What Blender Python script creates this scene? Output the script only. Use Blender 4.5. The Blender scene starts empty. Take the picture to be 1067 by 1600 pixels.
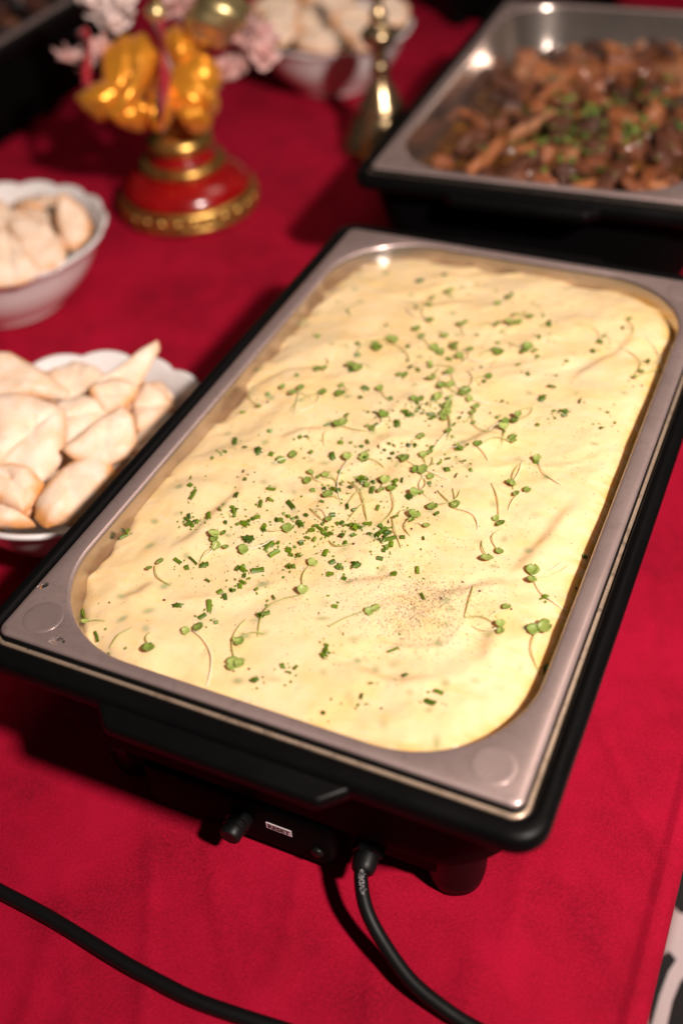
import bpy, bmesh, math, random
import numpy as np
from mathutils import Vector, Matrix, Euler, Quaternion

# ------------------------------------------------------------------ camera
sc = bpy.context.scene
COL = sc.collection
CAM = Vector((0.22571, -0.56109, 0.62641))
RT = Vector((0.911775, 0.406739, -0.056830))
UP = Vector((-0.235089, 0.630365, 0.739847))
FW = Vector((-0.336748, 0.661214, -0.670371))
cam_d = bpy.data.cameras.new('camera')
cam = bpy.data.objects.new('camera', cam_d); COL.objects.link(cam)
cam.matrix_world = Matrix(((RT.x, UP.x, -FW.x, CAM.x), (RT.y, UP.y, -FW.y, CAM.y), (RT.z, UP.z, -FW.z, CAM.z), (0, 0, 0, 1)))
cam_d.sensor_fit = 'VERTICAL'; cam_d.sensor_height = 36; cam_d.sensor_width = 24
cam_d.lens = 37.757
cam_d.clip_start = 0.02; cam_d.clip_end = 50
cam_d.dof.use_dof = True; cam_d.dof.focus_distance = 0.685; cam_d.dof.aperture_fstop = 2.5
sc.camera = cam
# ------------------------------------------------------------------ light
world = bpy.data.worlds.new('World'); sc.world = world; world.use_nodes = True
bg = world.node_tree.nodes['Background']
bg.inputs[0].default_value = (1.0, 0.86, 0.76, 1); bg.inputs[1].default_value = 0.026
# the flash, held to the right of the lens
fl_d = bpy.data.lights.new('flash', 'SPOT')
fl_d.energy = 222.0; fl_d.color = (1.0, 0.885, 0.80); fl_d.shadow_soft_size = 0.062
fl_d.spot_size = math.radians(68); fl_d.spot_blend = 1.0
flash = bpy.data.objects.new('flash', fl_d); COL.objects.link(flash)
flash.location = Vector((0.07, -0.28, 0.03)) + (CAM + RT * 0.31 + UP * 0.02 - Vector((0.07, -0.28, 0.03))) * 2.3
aim = Vector((-0.20, 0.32, 0.10)) - flash.location
flash.rotation_euler = aim.to_track_quat('-Z', 'Y').to_euler()
# added overhead fill standing in for room bounce, dim next to the flash
fill_d = bpy.data.lights.new('overhead_fill', 'AREA'); fill_d.shape = 'DISK'; fill_d.size = 0.9
fill_d.energy = 6.0; fill_d.color = (1.0, 0.84, 0.7)
fill = bpy.data.objects.new('overhead_fill', fill_d); COL.objects.link(fill)
fill.location = (0.5, 1.1, 2.1); fill.rotation_euler = (Vector((-0.1, 0.3, 0)) - fill.location).to_track_quat('-Z', 'Y').to_euler()
sc.view_settings.view_transform = 'Standard'; sc.view_settings.look = 'None'
sc.view_settings.exposure = 0.0; sc.view_settings.gamma = 1.0; sc.view_settings.use_curve_mapping = False
sc.render.resolution_x = 682; sc.render.resolution_y = 1024
sc.cycles.max_bounces = 6; sc.cycles.diffuse_bounces = 3; sc.cycles.glossy_bounces = 4

# ------------------------------------------------------------------ measured places (metres, table top z = 0)
CHIVES=[(-.1302,-.0125,0),(-.118,-.061,0),(-.1182,-.0462,1),(-.1068,-.0515,0),(-.1233,-.0703,0),(-.1274,-.0942,0),(-.1228,-.1025,0),(-.1158,-.1113,1),(-.0957,-.0755,0),(-.0901,-.0833,0),(-.0883,-.1001,0),(-.0688,-.0855,1),(-.0646,-.0944,0),(-.0697,-.1006,1),(-.0909,-.1176,0),(-.0948,-.1257,1),(-.1076,-.1329,0),(-.1025,-.1357,0),(-.1001,-.1326,0),(-.1078,-.1302,0),(-.0817,-.1275,0),(-.0848,-.112,0),(-.082,-.1152,0),(-.0797,-.1187,0),(-.0741,-.1247,0),(-.0718,-.122,0),(-.0686,-.123,0),(-.0672,-.116,0),(-.0654,-.1128,0),(-.0689,-.1185,0),(-.057,-.12,1),(-.0497,-.0945,1),(-.0511,-.1099,0),(-.0505,-.1031,0),(-.0464,-.1044,0),(-.0425,-.1057,0),(-.04,-.1039,0),(-.0343,-.1102,0),(-.0372,-.1084,0),(-.0348,-.101,0),(-.0415,-.0768,0),(-.0352,-.0721,0),(-.0306,-.0853,0),(-.0448,-.0619,0),(-.0292,-.0698,0),(-.0251,-.0713,0),(-.0268,-.063,0),(-.0325,-.0519,0),(-.0456,-.0216,0),(-.0742,-.0287,0),(-.0709,-.0259,0),(-.0612,-.0392,0),(-.0855,-.053,0),(-.0985,-.0285,0),(-.0628,-.0066,0),(-.0544,.0079,0),(-.0253,-.1196,0),(-.0205,-.1196,0),(-.0269,-.1256,0),(-.0393,-.14,1),(-.0318,-.1342,0),(-.0284,-.1372,0),(-.0238,-.1362,0),(-.0413,-.13,0),(-.0545,-.1614,0),(-.052,-.1587,0),(-.0502,-.1615,0),(-.0416,-.1582,1),(-.0245,-.1478,0),(-.0216,-.1472,0),(-.0007,-.1346,0),(-.0084,-.1283,1),(.0043,-.1382,0),(.0049,-.1354,0),(-.0938,-.1689,1),(-.0844,-.1653,1),(-.0854,-.1718,0),(.0001,-.1168,0),(-.0127,-.0842,0),(-.0254,-.1124,0),(-.0241,-.1082,0),(-.0208,-.1097,0),(-.0172,-.112,0),(-.0169,-.1083,0),(-.0139,-.1135,0),(-.021,-.1052,0),(-.0124,-.1111,0),(-.0115,-.1016,0),(-.0097,-.1,0),(-.0069,-.1017,0),(-.0181,-.0957,0),(-.0034,-.0995,0),(-.0523,.031,0),(-.0309,.0376,0),(-.0401,.016,0),(-.0353,.0174,0),(-.0286,.0049,0),(-.0141,.0253,0),(-.0093,.0245,0),(-.007,.0303,0),(-.0029,.0293,0),(-.0161,.0246,0),(-.0063,.0343,0),(-.0033,.0404,0),(.0028,.0301,0),(.0051,.0322,0),(.0076,.0294,0),(.0058,.0263,0),(-.0083,.0436,0),(-.01,.038,0),(.0229,.0239,1),(.0248,.0331,0),(.0358,.031,0),(.0474,.0635,0),(.0094,.0512,0),(-.0386,-.0192,0),(-.0295,-.0203,0),(-.027,-.0149,0),(-.0176,-.0178,0),(-.0128,-.0188,0),(-.0118,-.0122,0),(-.0082,-.012,0),(-.0066,-.0195,0),(-.0063,-.0251,0),(.0012,-.0082,0),(.0057,-.0065,0),(.0181,-.0048,0),(.0279,.0099,0),(.0414,.0032,0),(.0373,-.0024,0),(-.0214,-.0324,0),(-.0178,-.0536,0),(-.0161,-.0508,0),(-.0118,-.0525,0),(-.0127,-.0571,0),(-.0063,-.0543,0),(-.0036,-.0633,1),(.0112,-.0461,0),(.0073,-.0486,0),(.0091,-.0533,0),(-.0187,-.0646,0),(.0518,-.0199,0),(.0438,-.0287,0),(.0297,-.0414,0),(.0222,-.061,0),(.0442,-.0122,0),(.0324,-.0127,0),(.0359,-.0241,0),(.0284,-.0191,0),(-.0072,-.0852,0),(.0067,-.078,0),(.0456,-.0712,0),(.0011,-.102,0),(.004,-.1009,0),(.0073,-.0958,0),(.0117,-.1044,0),(.0173,-.105,0),(-.0049,-.1111,0),(.0023,-.1087,0),(.016,-.0955,0),(.0189,-.0992,1),(.0196,-.096,1),(.0232,-.1015,1),(.0259,-.1042,1),(.0285,-.108,0),(.0203,-.1073,0),(.0227,-.1083,0),(.0266,-.1115,0),(.0261,-.1145,0),(.0332,-.1,0),(.0458,-.096,0),(.0519,-.1216,1),(.0264,-.1215,0),(.0123,-.1458,0),(.0395,-.1304,0),(.0605,.0257,0),(.0498,.0433,0),(.0799,.0433,0),(.091,.0034,0),(-.1423,-.1582,1),(-.1442,-.1505,0),(-.1039,-.1368,0),(-.1007,-.1346,0),(-.067,-.1772,0),(-.0474,-.1657,0),(-.0454,-.1747,0),(-.0452,-.1711,0),(-.0481,-.1796,0),(-.0548,-.1835,0),(-.0496,-.1862,0),(-.0554,-.1959,1),(-.0555,-.2048,1),(-.0449,-.2064,0),(-.0345,-.174,0),(-.0558,-.1228,0),(-.1313,-.223,1),(-.1286,-.2297,0),(-.0952,-.2491,1),(-.1097,-.2394,1),(-.0034,-.2375,0),(-.0042,-.2528,0),(-.0605,-.1343,0),(-.0458,-.1354,1),(.007,-.1377,0),(.0028,-.1453,0),(-.0213,-.1759,0),(.0633,-.1426,1),(.0173,-.1701,0),(.0255,-.2021,0),(.0267,-.204,0),(.0266,-.2064,0),(.0251,-.1991,0),(.0623,-.1878,1),(.0756,-.2034,0),(.06,-.2159,0),(.0583,-.2257,0),(.0425,-.2422,0),(.0323,-.2525,1),(.0076,-.2222,0),(.0128,-.2247,0),(.0147,-.2202,0),(-.0017,-.2368,0),(-.0217,-.1918,0),(-.0189,-.1896,0),(.0976,-.2083,1),(.0955,-.2163,1),(.1436,-.0692,0),(.1315,-.115,0),(.0098,.2081,0),(.0076,.2,0),(.0513,.1722,0),(.0508,.1772,0),(.0194,.151,0),(.021,.1348,0),(.0195,.1254,0),(.0493,.1512,0),(.0554,.1273,0),(.0433,.1841,0),(.0777,.1287,0),(.093,.1494,0),(.096,.1717,0),(.0957,.1624,0),(.0447,.1116,0),(.0193,.0989,0),(.0556,.1002,0),(.0755,.1085,0),(.1005,.0812,0),(.1224,.076,0),(.1298,.0673,0),(.1222,.0564,0),(.0904,.0643,0),(.0865,.0634,0),(.0943,.0648,0),(.095,.0595,0),(.028,.0798,0),(.0017,.1405,0),(.1348,.1525,0),(.1072,.1873,0),(-.0578,.1608,0),(-.0729,.1309,0),(-.1185,.0971,0),(-.1105,.1394,0),(-.0833,.0964,0),(-.077,.0819,0),(-.0243,.0785,0),(-.0323,.0811,0),(-.1099,.0404,0),(-.1212,.0128,0),(-.0164,.0112,0),(-.0004,.0468,0),(.0007,.055,0),(-.0196,.1075,0),(-.0081,.1023,0),(-.0441,.1068,0),(-.0379,.0888,0)]
FLAKES=[[-.0948,-.054],[-.0448,-.0375],[-.0462,-.1343],[-.0763,-.1662],[-.0826,-.1141],[-.061,-.1348],[.0147,-.1317],[-.015,.0103],[-.0145,-.0545],[-.0742,-.2022],[-.0759,-.1656],[.0148,-.1324],[.0764,.0922],[.0738,.076],[.0082,.2039],[.0509,.1738],[-.0164,.1086],[-.0732,.0628],[-.0544,.0437],[-.0108,.0239],[-.0538,.2185],[-.0719,.205],[.1464,-.1647],[.0575,.0352],[.021,-.0994],[-.0596,-.1359]]
SPROUTS=[([[.0135,.0377]],[.0254,.0048]),([[.0315,.0478],[.0324,.0407]],[.0574,.0222]),([[.0639,.0399],[.0635,.0482]],[.0699,.0628]),([[.0673,.0177]],[.0504,.007]),([[.0054,-.0242],[.0017,-.0221]],[.0415,-.0339]),([[.0205,-.0319],[.0282,-.0356]],[.034,-.0566]),([[.0807,-.0226],[.0878,-.0325]],[.0829,.0031]),([[.0926,-.0287]],[.0873,-.048]),([[.0826,-.0597],[.0872,-.0639]],[.0686,-.0271]),([[.0919,-.0863]],[.0881,-.0674]),([[.0881,-.096]],[.0807,-.0836]),([[.0228,-.0821]],[.0295,-.0716]),([[.0327,-.0833],[.0325,-.0775]],[.0374,-.0971]),([[.0414,-.085]],[.0361,-.085]),([[.0418,-.0629]],[.0515,-.0429]),([[.0014,-.0551]],[.0049,-.0601]),([[-.0321,-.039]],[-.0184,-.0813]),([[.0097,-.0615]],[.0127,-.0957]),([[.1184,-.0977],[.1204,-.1066]],[.1318,-.0828]),([[.0563,-.0622]],[.0753,-.0751]),([[-.1065,-.1824],[-.1028,-.1748]],[-.0874,-.1881]),([[-.0769,-.1375],[-.0823,-.1415]],[-.0816,-.1631]),([[-.076,-.1497],[-.0699,-.1484]],[-.0801,-.1644]),([[-.0557,-.1439]],[-.0462,-.125]),([[-.0579,-.2198],[-.0515,-.2152]],[-.028,-.2482]),([[-.0269,-.2154],[-.0244,-.2152]],[-.0133,-.2045]),([[-.0199,-.2307],[-.0165,-.2293]],[-.0298,-.1978]),([[-.0731,-.2373]],[-.078,-.2287]),([[-.1206,-.2311]],[-.1102,-.2288]),([[-.0054,-.1693]],[-.0163,-.2073]),([[.0385,-.1673],[.0413,-.1637]],[.0203,-.1858]),([[-.0125,-.1433]],[-.0065,-.1642]),([[.1183,-.0978],[.1206,-.1063]],[.1458,-.1187]),([[.1208,-.103]],[.1365,-.0837]),([[.1384,-.1395],[.1325,-.1437]],[.1448,-.1706]),([[.1137,-.1478],[.1157,-.1531]],[.0985,-.1536]),([[.1122,-.1356]],[.1054,-.1421]),([[.0013,.1869]],[-.0058,.1737]),([[.0323,.1778]],[.0268,.1866]),([[-.0084,.1164],[.0035,.1189]],[.0035,.0981]),([[.0164,.0614]],[.0104,.0911]),([[.0314,.0479]],[.0295,.029]),([[.0643,.0471],[.0647,.0376]],[.0705,.0619]),([[.0562,.0359]],[.0494,.0266]),([[.0013,.0817]],[.01,.0696]),([[.0162,.0377]],[.0168,.0456]),([[.0679,.0173]],[.0513,.0086]),([[.0917,.004]],[.1129,-.0128]),([[.0817,-.0219]],[.0811,.0027]),([[.13,.1255]],[.1116,.1613]),([[.1334,.1359]],[.1265,.1829]),([[.1093,.1972]],[.116,.1793]),([[.0934,.1648]],[.0854,.1788]),([[-.05,.1798],[-.0487,.1663]],[-.0364,.1434]),([[-.0443,.1473]],[-.066,.1604]),([[-.0465,.1317],[-.0387,.123]],[-.0368,.1109]),([[-.0703,.1025],[-.0577,.1116]],[-.0356,.0896]),([[-.0639,.1111]],[-.0764,.0784]),([[-.0757,.0665],[-.0693,.0642]],[-.061,.0716]),([[-.1127,.021],[-.1015,.0164]],[-.0857,.0164]),([[-.084,.024]],[-.0945,-.0034]),([[-.0698,.0391]],[-.0636,.037]),([[-.0688,.0252]],[-.0707,.0217]),([[-.121,-.0032]],[-.1394,.0217]),([[-.0218,.1305],[-.0096,.1188]],[.0046,.1007]),([[-.0266,.1098]],[-.0307,.1068]),([[-.0004,.081]],[.0049,.0571]),([[-.0106,.0716]],[-.0118,.0889]),([[.016,.061]],[.0076,.0496]),([[.0127,.0378]],[.0248,.0067]),([[-.0529,-.0046]],[-.0325,-.0038]),([[-.0982,.0204]],[-.09,-.0072]),([[.0052,-.0005]],[.0027,-.0064]),([[-.07,-.0478],[-.0757,-.0563]],[-.0786,-.0605]),([[-.0526,-.0052]],[-.0546,-.0292]),([[-.0834,.0237]],[-.089,-.001]),([[-.082,-.1418]],[-.0829,-.134]),([[-.0445,-.1177]],[-.0584,-.122]),([[-.052,-.0676]],[-.0575,-.0662]),([[-.02,-.1002]],[-.0352,-.0945]),([[-.0258,-.0794]],[-.0217,-.0789])]
STEMS=[[[-.0238,-.058],[-.0102,-.0678],[.0053,-.0926]],[[-.0069,-.0962],[-.0036,-.0799],[.0022,-.0705]],[[.0192,-.0834],[.0265,-.0964],[.0355,-.1082]],[[.0377,-.048],[.0543,-.0603],[.0467,-.0426]],[[.0884,-.1224],[.0903,-.132],[.0921,-.1488]],[[.0923,-.1495],[.1012,-.1458],[.1099,-.1468]],[[.13,.1255],[.1416,.1402],[.1482,.1519]],[[-.0968,-.2449],[-.0942,-.2375],[-.0906,-.2292]],[[-.0352,-.0945],[-.0286,-.0987],[-.023,-.1022]],[[-.0107,-.1177],[-.0039,-.1214],[.0048,-.1163]]]
SEEDS=[[.0105,-.1784],[.0716,-.2286],[.0746,-.1408],[.0809,-.1209],[.0937,-.1262],[.1459,-.0969],[.1158,-.1327],[.1103,-.1507],[.0746,-.1409],[.1276,.1193],[.1323,.1138],[.1377,.1187],[.0436,.0466],[.0189,-.0891],[.0058,-.116],[.0357,-.0904],[.0371,-.0503],[.0273,-.0274],[.0105,-.0705],[.0809,-.1208],[-.0285,-.0404],[.0247,.0387],[.039,-.0422],[-.0971,-.0818],[-.067,-.0967],[-.1172,.0043],[-.0177,-.2348],[-.0099,-.2306],[-.0844,-.2013],[-.1161,-.2149],[.0248,.0399],[-.1171,.0029]]
SUBM=[[-.091,-.1903],[-.101,-.2236],[-.0894,-.2124],[-.04,-.2292],[-.0125,-.2399],[-.1118,-.208],[-.0822,-.2263],[-.0909,-.1629],[-.0326,-.168],[.0163,-.1485],[.0104,-.1697],[.0495,-.199],[.0577,-.2041],[.066,-.1971],[.0311,-.2175],[.0071,-.2322],[.0827,-.2142],[.0768,-.2377],[.1076,-.2383],[.0306,-.1287],[.0821,-.1463],[.038,-.1894],[.0846,-.1729],[.114,-.1922],[.1336,-.1727],[.0845,-.1742],[.1038,-.113],[.1093,-.1559],[-.1301,-.1052],[-.0786,-.0605],[-.0534,-.0818],[-.0963,-.0411],[-.0572,-.0463],[-.0368,-.0575],[-.0922,-.1109],[-.0444,-.0989],[-.1173,.0104],[-.0382,-.0298],[.0619,.1506],[.0732,.1814],[.0608,.2071],[.1223,.0371],[.1249,.0238],[.0352,.0054],[.019,.2093],[.0492,.2363],[-.0274,.1645],[-.0244,.2174],[.0955,.091],[.1388,.1692],[-.138,.136],[-.1439,.1236],[-.094,.0895],[-.1206,.1758],[-.0625,.0711],[-.0209,.0607],[-.0976,-.0403],[-.0395,.1922],[-.1267,.1539],[-.106,.2117],[-.022,-.0052],[-.1467,.0446],[.036,.0075],[.0382,-.011],[.0307,-.1293],[.0414,-.0691],[.1051,-.0464],[.0166,-.148],[-.063,.0293]]
CREASES=[[[-.1071,-.1696],[-.1006,-.1513],[-.0969,-.1408],[-.0941,-.1136],[-.0904,-.0947],[-.0941,-.0773]],[[.1027,-.1082],[.109,-.0969],[.1123,-.0792],[.1161,-.0665],[.1214,-.0373],[.1258,-.0222]],[[.0835,.0985],[.0952,.1302],[.1095,.1545],[.1152,.1754],[.1128,.1921]],[[.0382,-.2064],[.0518,-.2072],[.0631,-.2088],[.0743,-.2073],[.0889,-.2001],[.0993,-.2005]],[[.0118,-.1528],[.0176,-.1453],[.0321,-.1368],[.0434,-.1266]],[[.0642,-.1345],[.0762,-.1334],[.0885,-.1212],[.105,-.109]],[[.1121,-.1781],[.1111,-.1647],[.1082,-.1499]],[[-.1124,-.2091],[-.1045,-.2008],[-.0999,-.1884]],[[.0282,-.0003],[.0428,.0126],[.0572,.0415],[.0722,.055]],[[-.0909,-.0359],[-.0783,-.0194],[-.0584,-.0066]],[[-.1372,.0231],[-.1213,.0469],[-.0993,.0593]],[[-.0795,.1711],[-.0453,.172],[-.0184,.1918]]]
PEPPER=[(.0606,-.1574,.0187,.0143,900),(.0721,-.1332,.0208,.008,350),(.0319,-.1685,.0458,.0286,700),(-.0082,-.1371,.05,.0286,500),(-.0519,-.1412,.0292,.02,350),(.0308,-.1037,.0375,.0229,350),(.0918,-.0807,.025,.0229,150),(.1036,.0271,.0292,.0286,350),(-.0512,-.0445,.0417,.0343,250),(.0028,-.0096,.0667,.0514,300),(-.0629,-.205,.05,.0343,120),(-.0991,.0019,.0375,.0343,120)]
BREAD=[('A',[-.3642,.0131,.1],[.2377,-.2314,.9434],[[-.0421,.0067],[-.0272,.0197],[.0013,.0186],[.0354,.0114],[.0375,.0021],[.0156,-.0087],[.0009,-.0214],[-.0223,-.0272]],.02,.6),('A',[-.3009,-.0588,.112],[.2991,-.2852,.9106],[[-.0453,.0124],[-.0293,.0262],[-.0143,.031],[.0095,.0306],[.0238,.0104],[.0308,-.0096],[.0289,-.0293],[.008,-.0308],[-.0138,-.0377]],.022,.3),('A',[-.3304,.0393,.092],[.1897,-.2048,.9602],[[-.0267,-.0042],[-.015,.0177],[.0072,.0202],[.022,.0154],[.0234,-.0056],[.002,-.021],[-.0133,-.0216]],.018,.3),('A',[-.2905,-.0088,.098],[.2182,-.2335,.9476],[[-.0241,.001],[-.0126,.0182],[.0047,.0205],[.02,.0108],[.0185,-.0075],[.0039,-.0279],[-.0107,-.014]],.016,.2),('A',[-.2824,.0519,.105],[.3333,-.4021,.8528],[[.0052,.037],[.0115,.0301],[.0145,-.0],[.0143,-.0149],[-.0027,-.0273],[-.0166,-.0296],[-.0177,-.0219],[-.0071,.0036],[-.001,.0246]],.014,.2),('A',[-.2757,.0196,.104],[.2431,-.2815,.9283],[[-.0214,-.0028],[-.0096,.0146],[.0128,.0178],[.016,.0064],[.0135,-.0079],[.0012,-.0166],[-.0125,-.011]],.016,.6),('A',[-.2415,-.041,.112],[.3016,-.3357,.8924],[[-.0225,-.0235],[-.0186,-.0077],[-.0107,.0185],[-.0035,.0297],[.008,.0255],[.0198,.0108],[.022,-.0054],[.0102,-.0198],[-.0047,-.0265]],.02,.4),('A',[-.2495,.0297,.09],[.1394,-.1734,.9749],[[-.016,.0015],[-.0171,.0227],[.0035,.0199],[.0195,.0082],[.0148,-.0126],[.0033,-.0246],[-.0086,-.0139]],.018,.5),('A',[-.245,-.0885,.095],[.2439,-.2449,.9384],[[-.0115,-.0311],[-.0183,-.0196],[-.0191,-.0026],[-.0145,.0196],[-.0043,.0311],[.0102,.033],[.0219,.0254],[.0225,.0023],[.0137,-.0214],[-.0004,-.0336]],.026,.8),('A',[-.2872,-.1035,.099],[.2285,-.2039,.9519],[[-.0289,.006],[-.0145,.0158],[.0015,.0182],[.0169,.0123],[.0203,-.0018],[.0172,-.0152],[.0006,-.0162],[-.0137,-.018]],.022,.9),('A',[-.2849,-.1211,.086],[.1932,-.1664,.9669],[[-.0207,.0036],[-.0103,.0089],[.0066,.0074],[.0227,.0016],[.0108,-.0064],[-.0094,-.0148]],.02,.6),('A',[-.2321,-.055,.088],[.1124,-.1243,.9859],[[-.0228,.0002],[-.0093,.0129],[.0044,.0257],[.0163,.0176],[.0149,-.0091],[.0047,-.0264],[-.0085,-.0195]],.02,.7),('A',[-.2339,.0077,.083],[.1081,-.1338,.9851],[[-.0126,-.0125],[-.0098,.0172],[.0029,.0276],[.0117,.0122],[.01,-.0166],[-.0023,-.0265]],.016,.5),('A',[-.3904,-.0066,.098],[.2095,-.1885,.9595],[[-.0273,.0123],[-.015,.0288],[.0042,.0242],[.0285,-.011],[.0187,-.0301],[-.0103,-.0222]],.02,.4),('A',[-.3491,-.0734,.095],[.2062,-.175,.9627],[[-.0252,.0082],[-.0109,.0248],[.0093,.0175],[.0246,-.0095],[.013,-.0241],[-.0116,-.0156]],.02,.4),('B',[-.4993,.2812,.098],[.4143,-.3816,.8263],[[-.0311,.0154],[-.0245,.0235],[.0007,.0193],[.0157,.0102],[.0226,-.0049],[.0194,-.0246],[.0088,-.0269],[-.0122,-.0111]],.018,.7),('B',[-.5046,.2261,.098],[.2853,-.3075,.9078],[[-.0433,.0072],[-.029,.0247],[-.0078,.0286],[.0293,.0044],[.0306,-.0119],[.0209,-.0289],[-.0019,-.0227]],.02,.4),('B',[-.5108,.1884,.103],[.3314,-.3373,.8812],[[-.0404,.006],[-.0253,.0243],[-.0061,.02],[.0157,.0119],[.0339,.0004],[.0242,-.0207],[-.0028,-.0408]],.02,.3),('B',[-.5915,.2784,.092],[.2192,-.2252,.9493],[[-.0348,-.0013],[-.018,.0182],[.0015,.0119],[.0214,.0161],[.0278,.0028],[.0125,-.0188],[-.0108,-.0282]],.018,.6),('B',[-.5553,.2963,.084],[.1351,-.1483,.9797],[[-.0317,.0091],[-.0142,.0135],[.0109,.0102],[.0275,-.0149],[.0066,-.0174]],.016,.5),('B',[-.6149,.2347,.096],[.1867,-.1768,.9664],[[-.0348,.0143],[-.013,.033],[.0145,.0192],[.034,-.0117],[.0161,-.0345],[-.0179,-.0186]],.02,.4),('B',[-.5583,.1766,.09],[.1831,-.1723,.9679],[[-.0311,.0085],[-.0066,.0278],[.0208,.0095],[.0234,-.0207],[-.0071,-.024]],.02,.4),('C',[-.5486,.8712,.104],[.2218,-.4104,.8845],[[-.0299,-.0099],[-.0224,.0272],[.0107,.0344],[.0332,.0032],[.0177,-.0247],[-.0097,-.0294]],.02,.4),('C',[-.5024,.9095,.108],[.2076,-.4193,.8838],[[-.0337,-.0125],[-.0199,.027],[.0169,.0266],[.0306,-.0087],[.0058,-.032]],.02,.6),('C',[-.4698,.8563,.098],[.1761,-.3589,.9166],[[-.0395,-.0028],[-.0123,.0214],[.0321,.0226],[.0367,-.0011],[.0064,-.0179],[-.0237,-.022]],.02,.5),('C',[-.4531,.9317,.106],[.1671,-.3676,.9149],[[-.0383,.0034],[-.0089,.0327],[.0234,.0189],[.029,-.0224],[-.0056,-.0318]],.022,.5),('C',[-.41,.8955,.094],[.1347,-.3087,.9416],[[-.0333,-.0039],[-.0055,.0201],[.0254,.0221],[.0235,-.0105],[-.0102,-.0274]],.02,.4),('C',[-.6052,.9841,.1],[.1626,-.3023,.9392],[[-.0341,-.0203],[-.022,.0259],[.0174,.0319],[.0368,-.001],[.0017,-.0358]],.02,.4),('C',[-.5387,1.0338,.1],[.1486,-.31,.9391],[[-.0414,-.019],[-.02,.0252],[.0276,.028],[.0354,-.0046],[-.0018,-.0291]],.02,.5),('C',[-.4296,1.0133,.094],[.131,-.3148,.9401],[[-.0389,-.003],[-.0148,.0351],[.0222,.0186],[.0304,-.0172],[.0006,-.0326]],.02,.3)]
CORD1=[[.0672,-.251,.04],[.0696,-.2626,.038],[.0725,-.2717,.035],[.081,-.2844,.029],[.0954,-.2953,.021],[.1169,-.3068,.013],[.1385,-.3124,.008],[.1604,-.3152,.0048],[.2034,-.318,.0046],[.2517,-.3169,.0046]]
CORD2=[[-.2113,-.3451,.0046],[-.1661,-.3488,.0046],[-.1444,-.3504,.0046],[-.1108,-.3523,.0046],[-.0773,-.3558,.0046],[-.0448,-.3595,.0046],[-.0192,-.3613,.0046],[.0031,-.3622,.0046],[.0237,-.3611,.0046],[.0552,-.358,.0046],[.0892,-.3539,.0046],[.1322,-.3462,.0046]]
SEAT=[[[.2363,.0262],[.2453,.074],[.2682,.0908],[.2888,-.0269],[.2618,-.0289],[.2489,-.0157]],[[.2533,-.1032],[.2558,-.0763],[.2607,-.0681],[.2677,-.0732],[.2637,-.0858],[.2609,-.1089],[.2597,-.1407]],[[.2794,-.0805],[.2746,-.0914],[.2719,-.1101],[.2718,-.1357],[.3053,-.1216],[.2959,-.0676]]]


random.seed(7); RNG = np.random.default_rng(11)
RIM = 0.155

# ------------------------------------------------------------------ helpers
def tag(o, label=None, cat=None, group=None, kind=None):
    if label: o['label'] = label
    if cat: o['category'] = cat
    if group: o['group'] = group
    if kind: o['kind'] = kind
    return o

def empty(name, loc=(0, 0, 0), rz=0.0):
    o = bpy.data.objects.new(name, None); COL.objects.link(o)
    o.location = loc; o.rotation_euler = (0, 0, rz); o.empty_display_size = 0.02
    return o

def link(name, me, mat=None, parent=None, loc=None, smooth=True):
    if mat is not None and len(me.materials) == 0: me.materials.append(mat)
    o = bpy.data.objects.new(name, me); COL.objects.link(o)
    if parent is not None: o.parent = parent
    if loc is not None: o.location = loc
    if smooth and len(me.polygons):
        me.polygons.foreach_set('use_smooth', [True] * len(me.polygons))
    return o

def mesh(verts, faces, name='m'):
    me = bpy.data.meshes.new(name); me.from_pydata([tuple(map(float, v)) for v in verts], [], faces); me.update()
    return me

def sharp(me, deg=35):
    me.set_sharp_from_angle(angle=math.radians(deg)); return me

def copy_tree(o, parent=None):
    c = o.copy(); COL.objects.link(c)
    if parent is not None: c.parent = parent
    for ch in list(o.children):
        copy_tree(ch, c)
    return c

def rrect(hx, hy, rad, n=10):
    pts = []
    for cx, cy, a0 in ((1, 1, 0), (-1, 1, 90), (-1, -1, 180), (1, -1, 270)):
        for i in range(n + 1):
            a = math.radians(a0 + 90 * i / n)
            pts.append((cx * (hx - rad) + rad * math.cos(a), cy * (hy - rad) + rad * math.sin(a)))
    return pts

def loft(rings, n=10, cap0=False, cap1=False):
    V, F = [], []
    for hx, hy, rad, z in rings:
        V += [(x, y, z) for x, y in rrect(hx, hy, rad, n)]
    m = 4 * (n + 1)
    for k in range(len(rings) - 1):
        for i in range(m):
            j = (i + 1) % m
            F.append((k * m + i, k * m + j, (k + 1) * m + j, (k + 1) * m + i))
    if cap0: F.append(tuple(reversed(range(m))))
    if cap1: F.append(tuple(range((len(rings) - 1) * m, len(rings) * m)))
    return mesh(V, F)

def lathe(prof, n=48, mod=None):
    V, F = [], []
    for r, z in prof:
        for i in range(n):
            a = 2 * math.pi * i / n
            rr, zz = (r, z) if mod is None else mod(r, z, a)
            V.append((rr * math.cos(a), rr * math.sin(a), zz))
    for k in range(len(prof) - 1):
        for i in range(n):
            j = (i + 1) % n
            F.append((k * n + i, k * n + j, (k + 1) * n + j, (k + 1) * n + i))
    if prof[0][0] > 1e-6: F.append(tuple(reversed(range(n))))
    if prof[-1][0] > 1e-6: F.append(tuple(range((len(prof) - 1) * n, len(prof) * n)))
    me = mesh(V, F)
    bm = bmesh.new(); bm.from_mesh(me); bmesh.ops.remove_doubles(bm, verts=bm.verts, dist=1e-6)
    bmesh.ops.recalc_face_normals(bm, faces=bm.faces); bm.to_mesh(me); bm.free()
    return me

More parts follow.
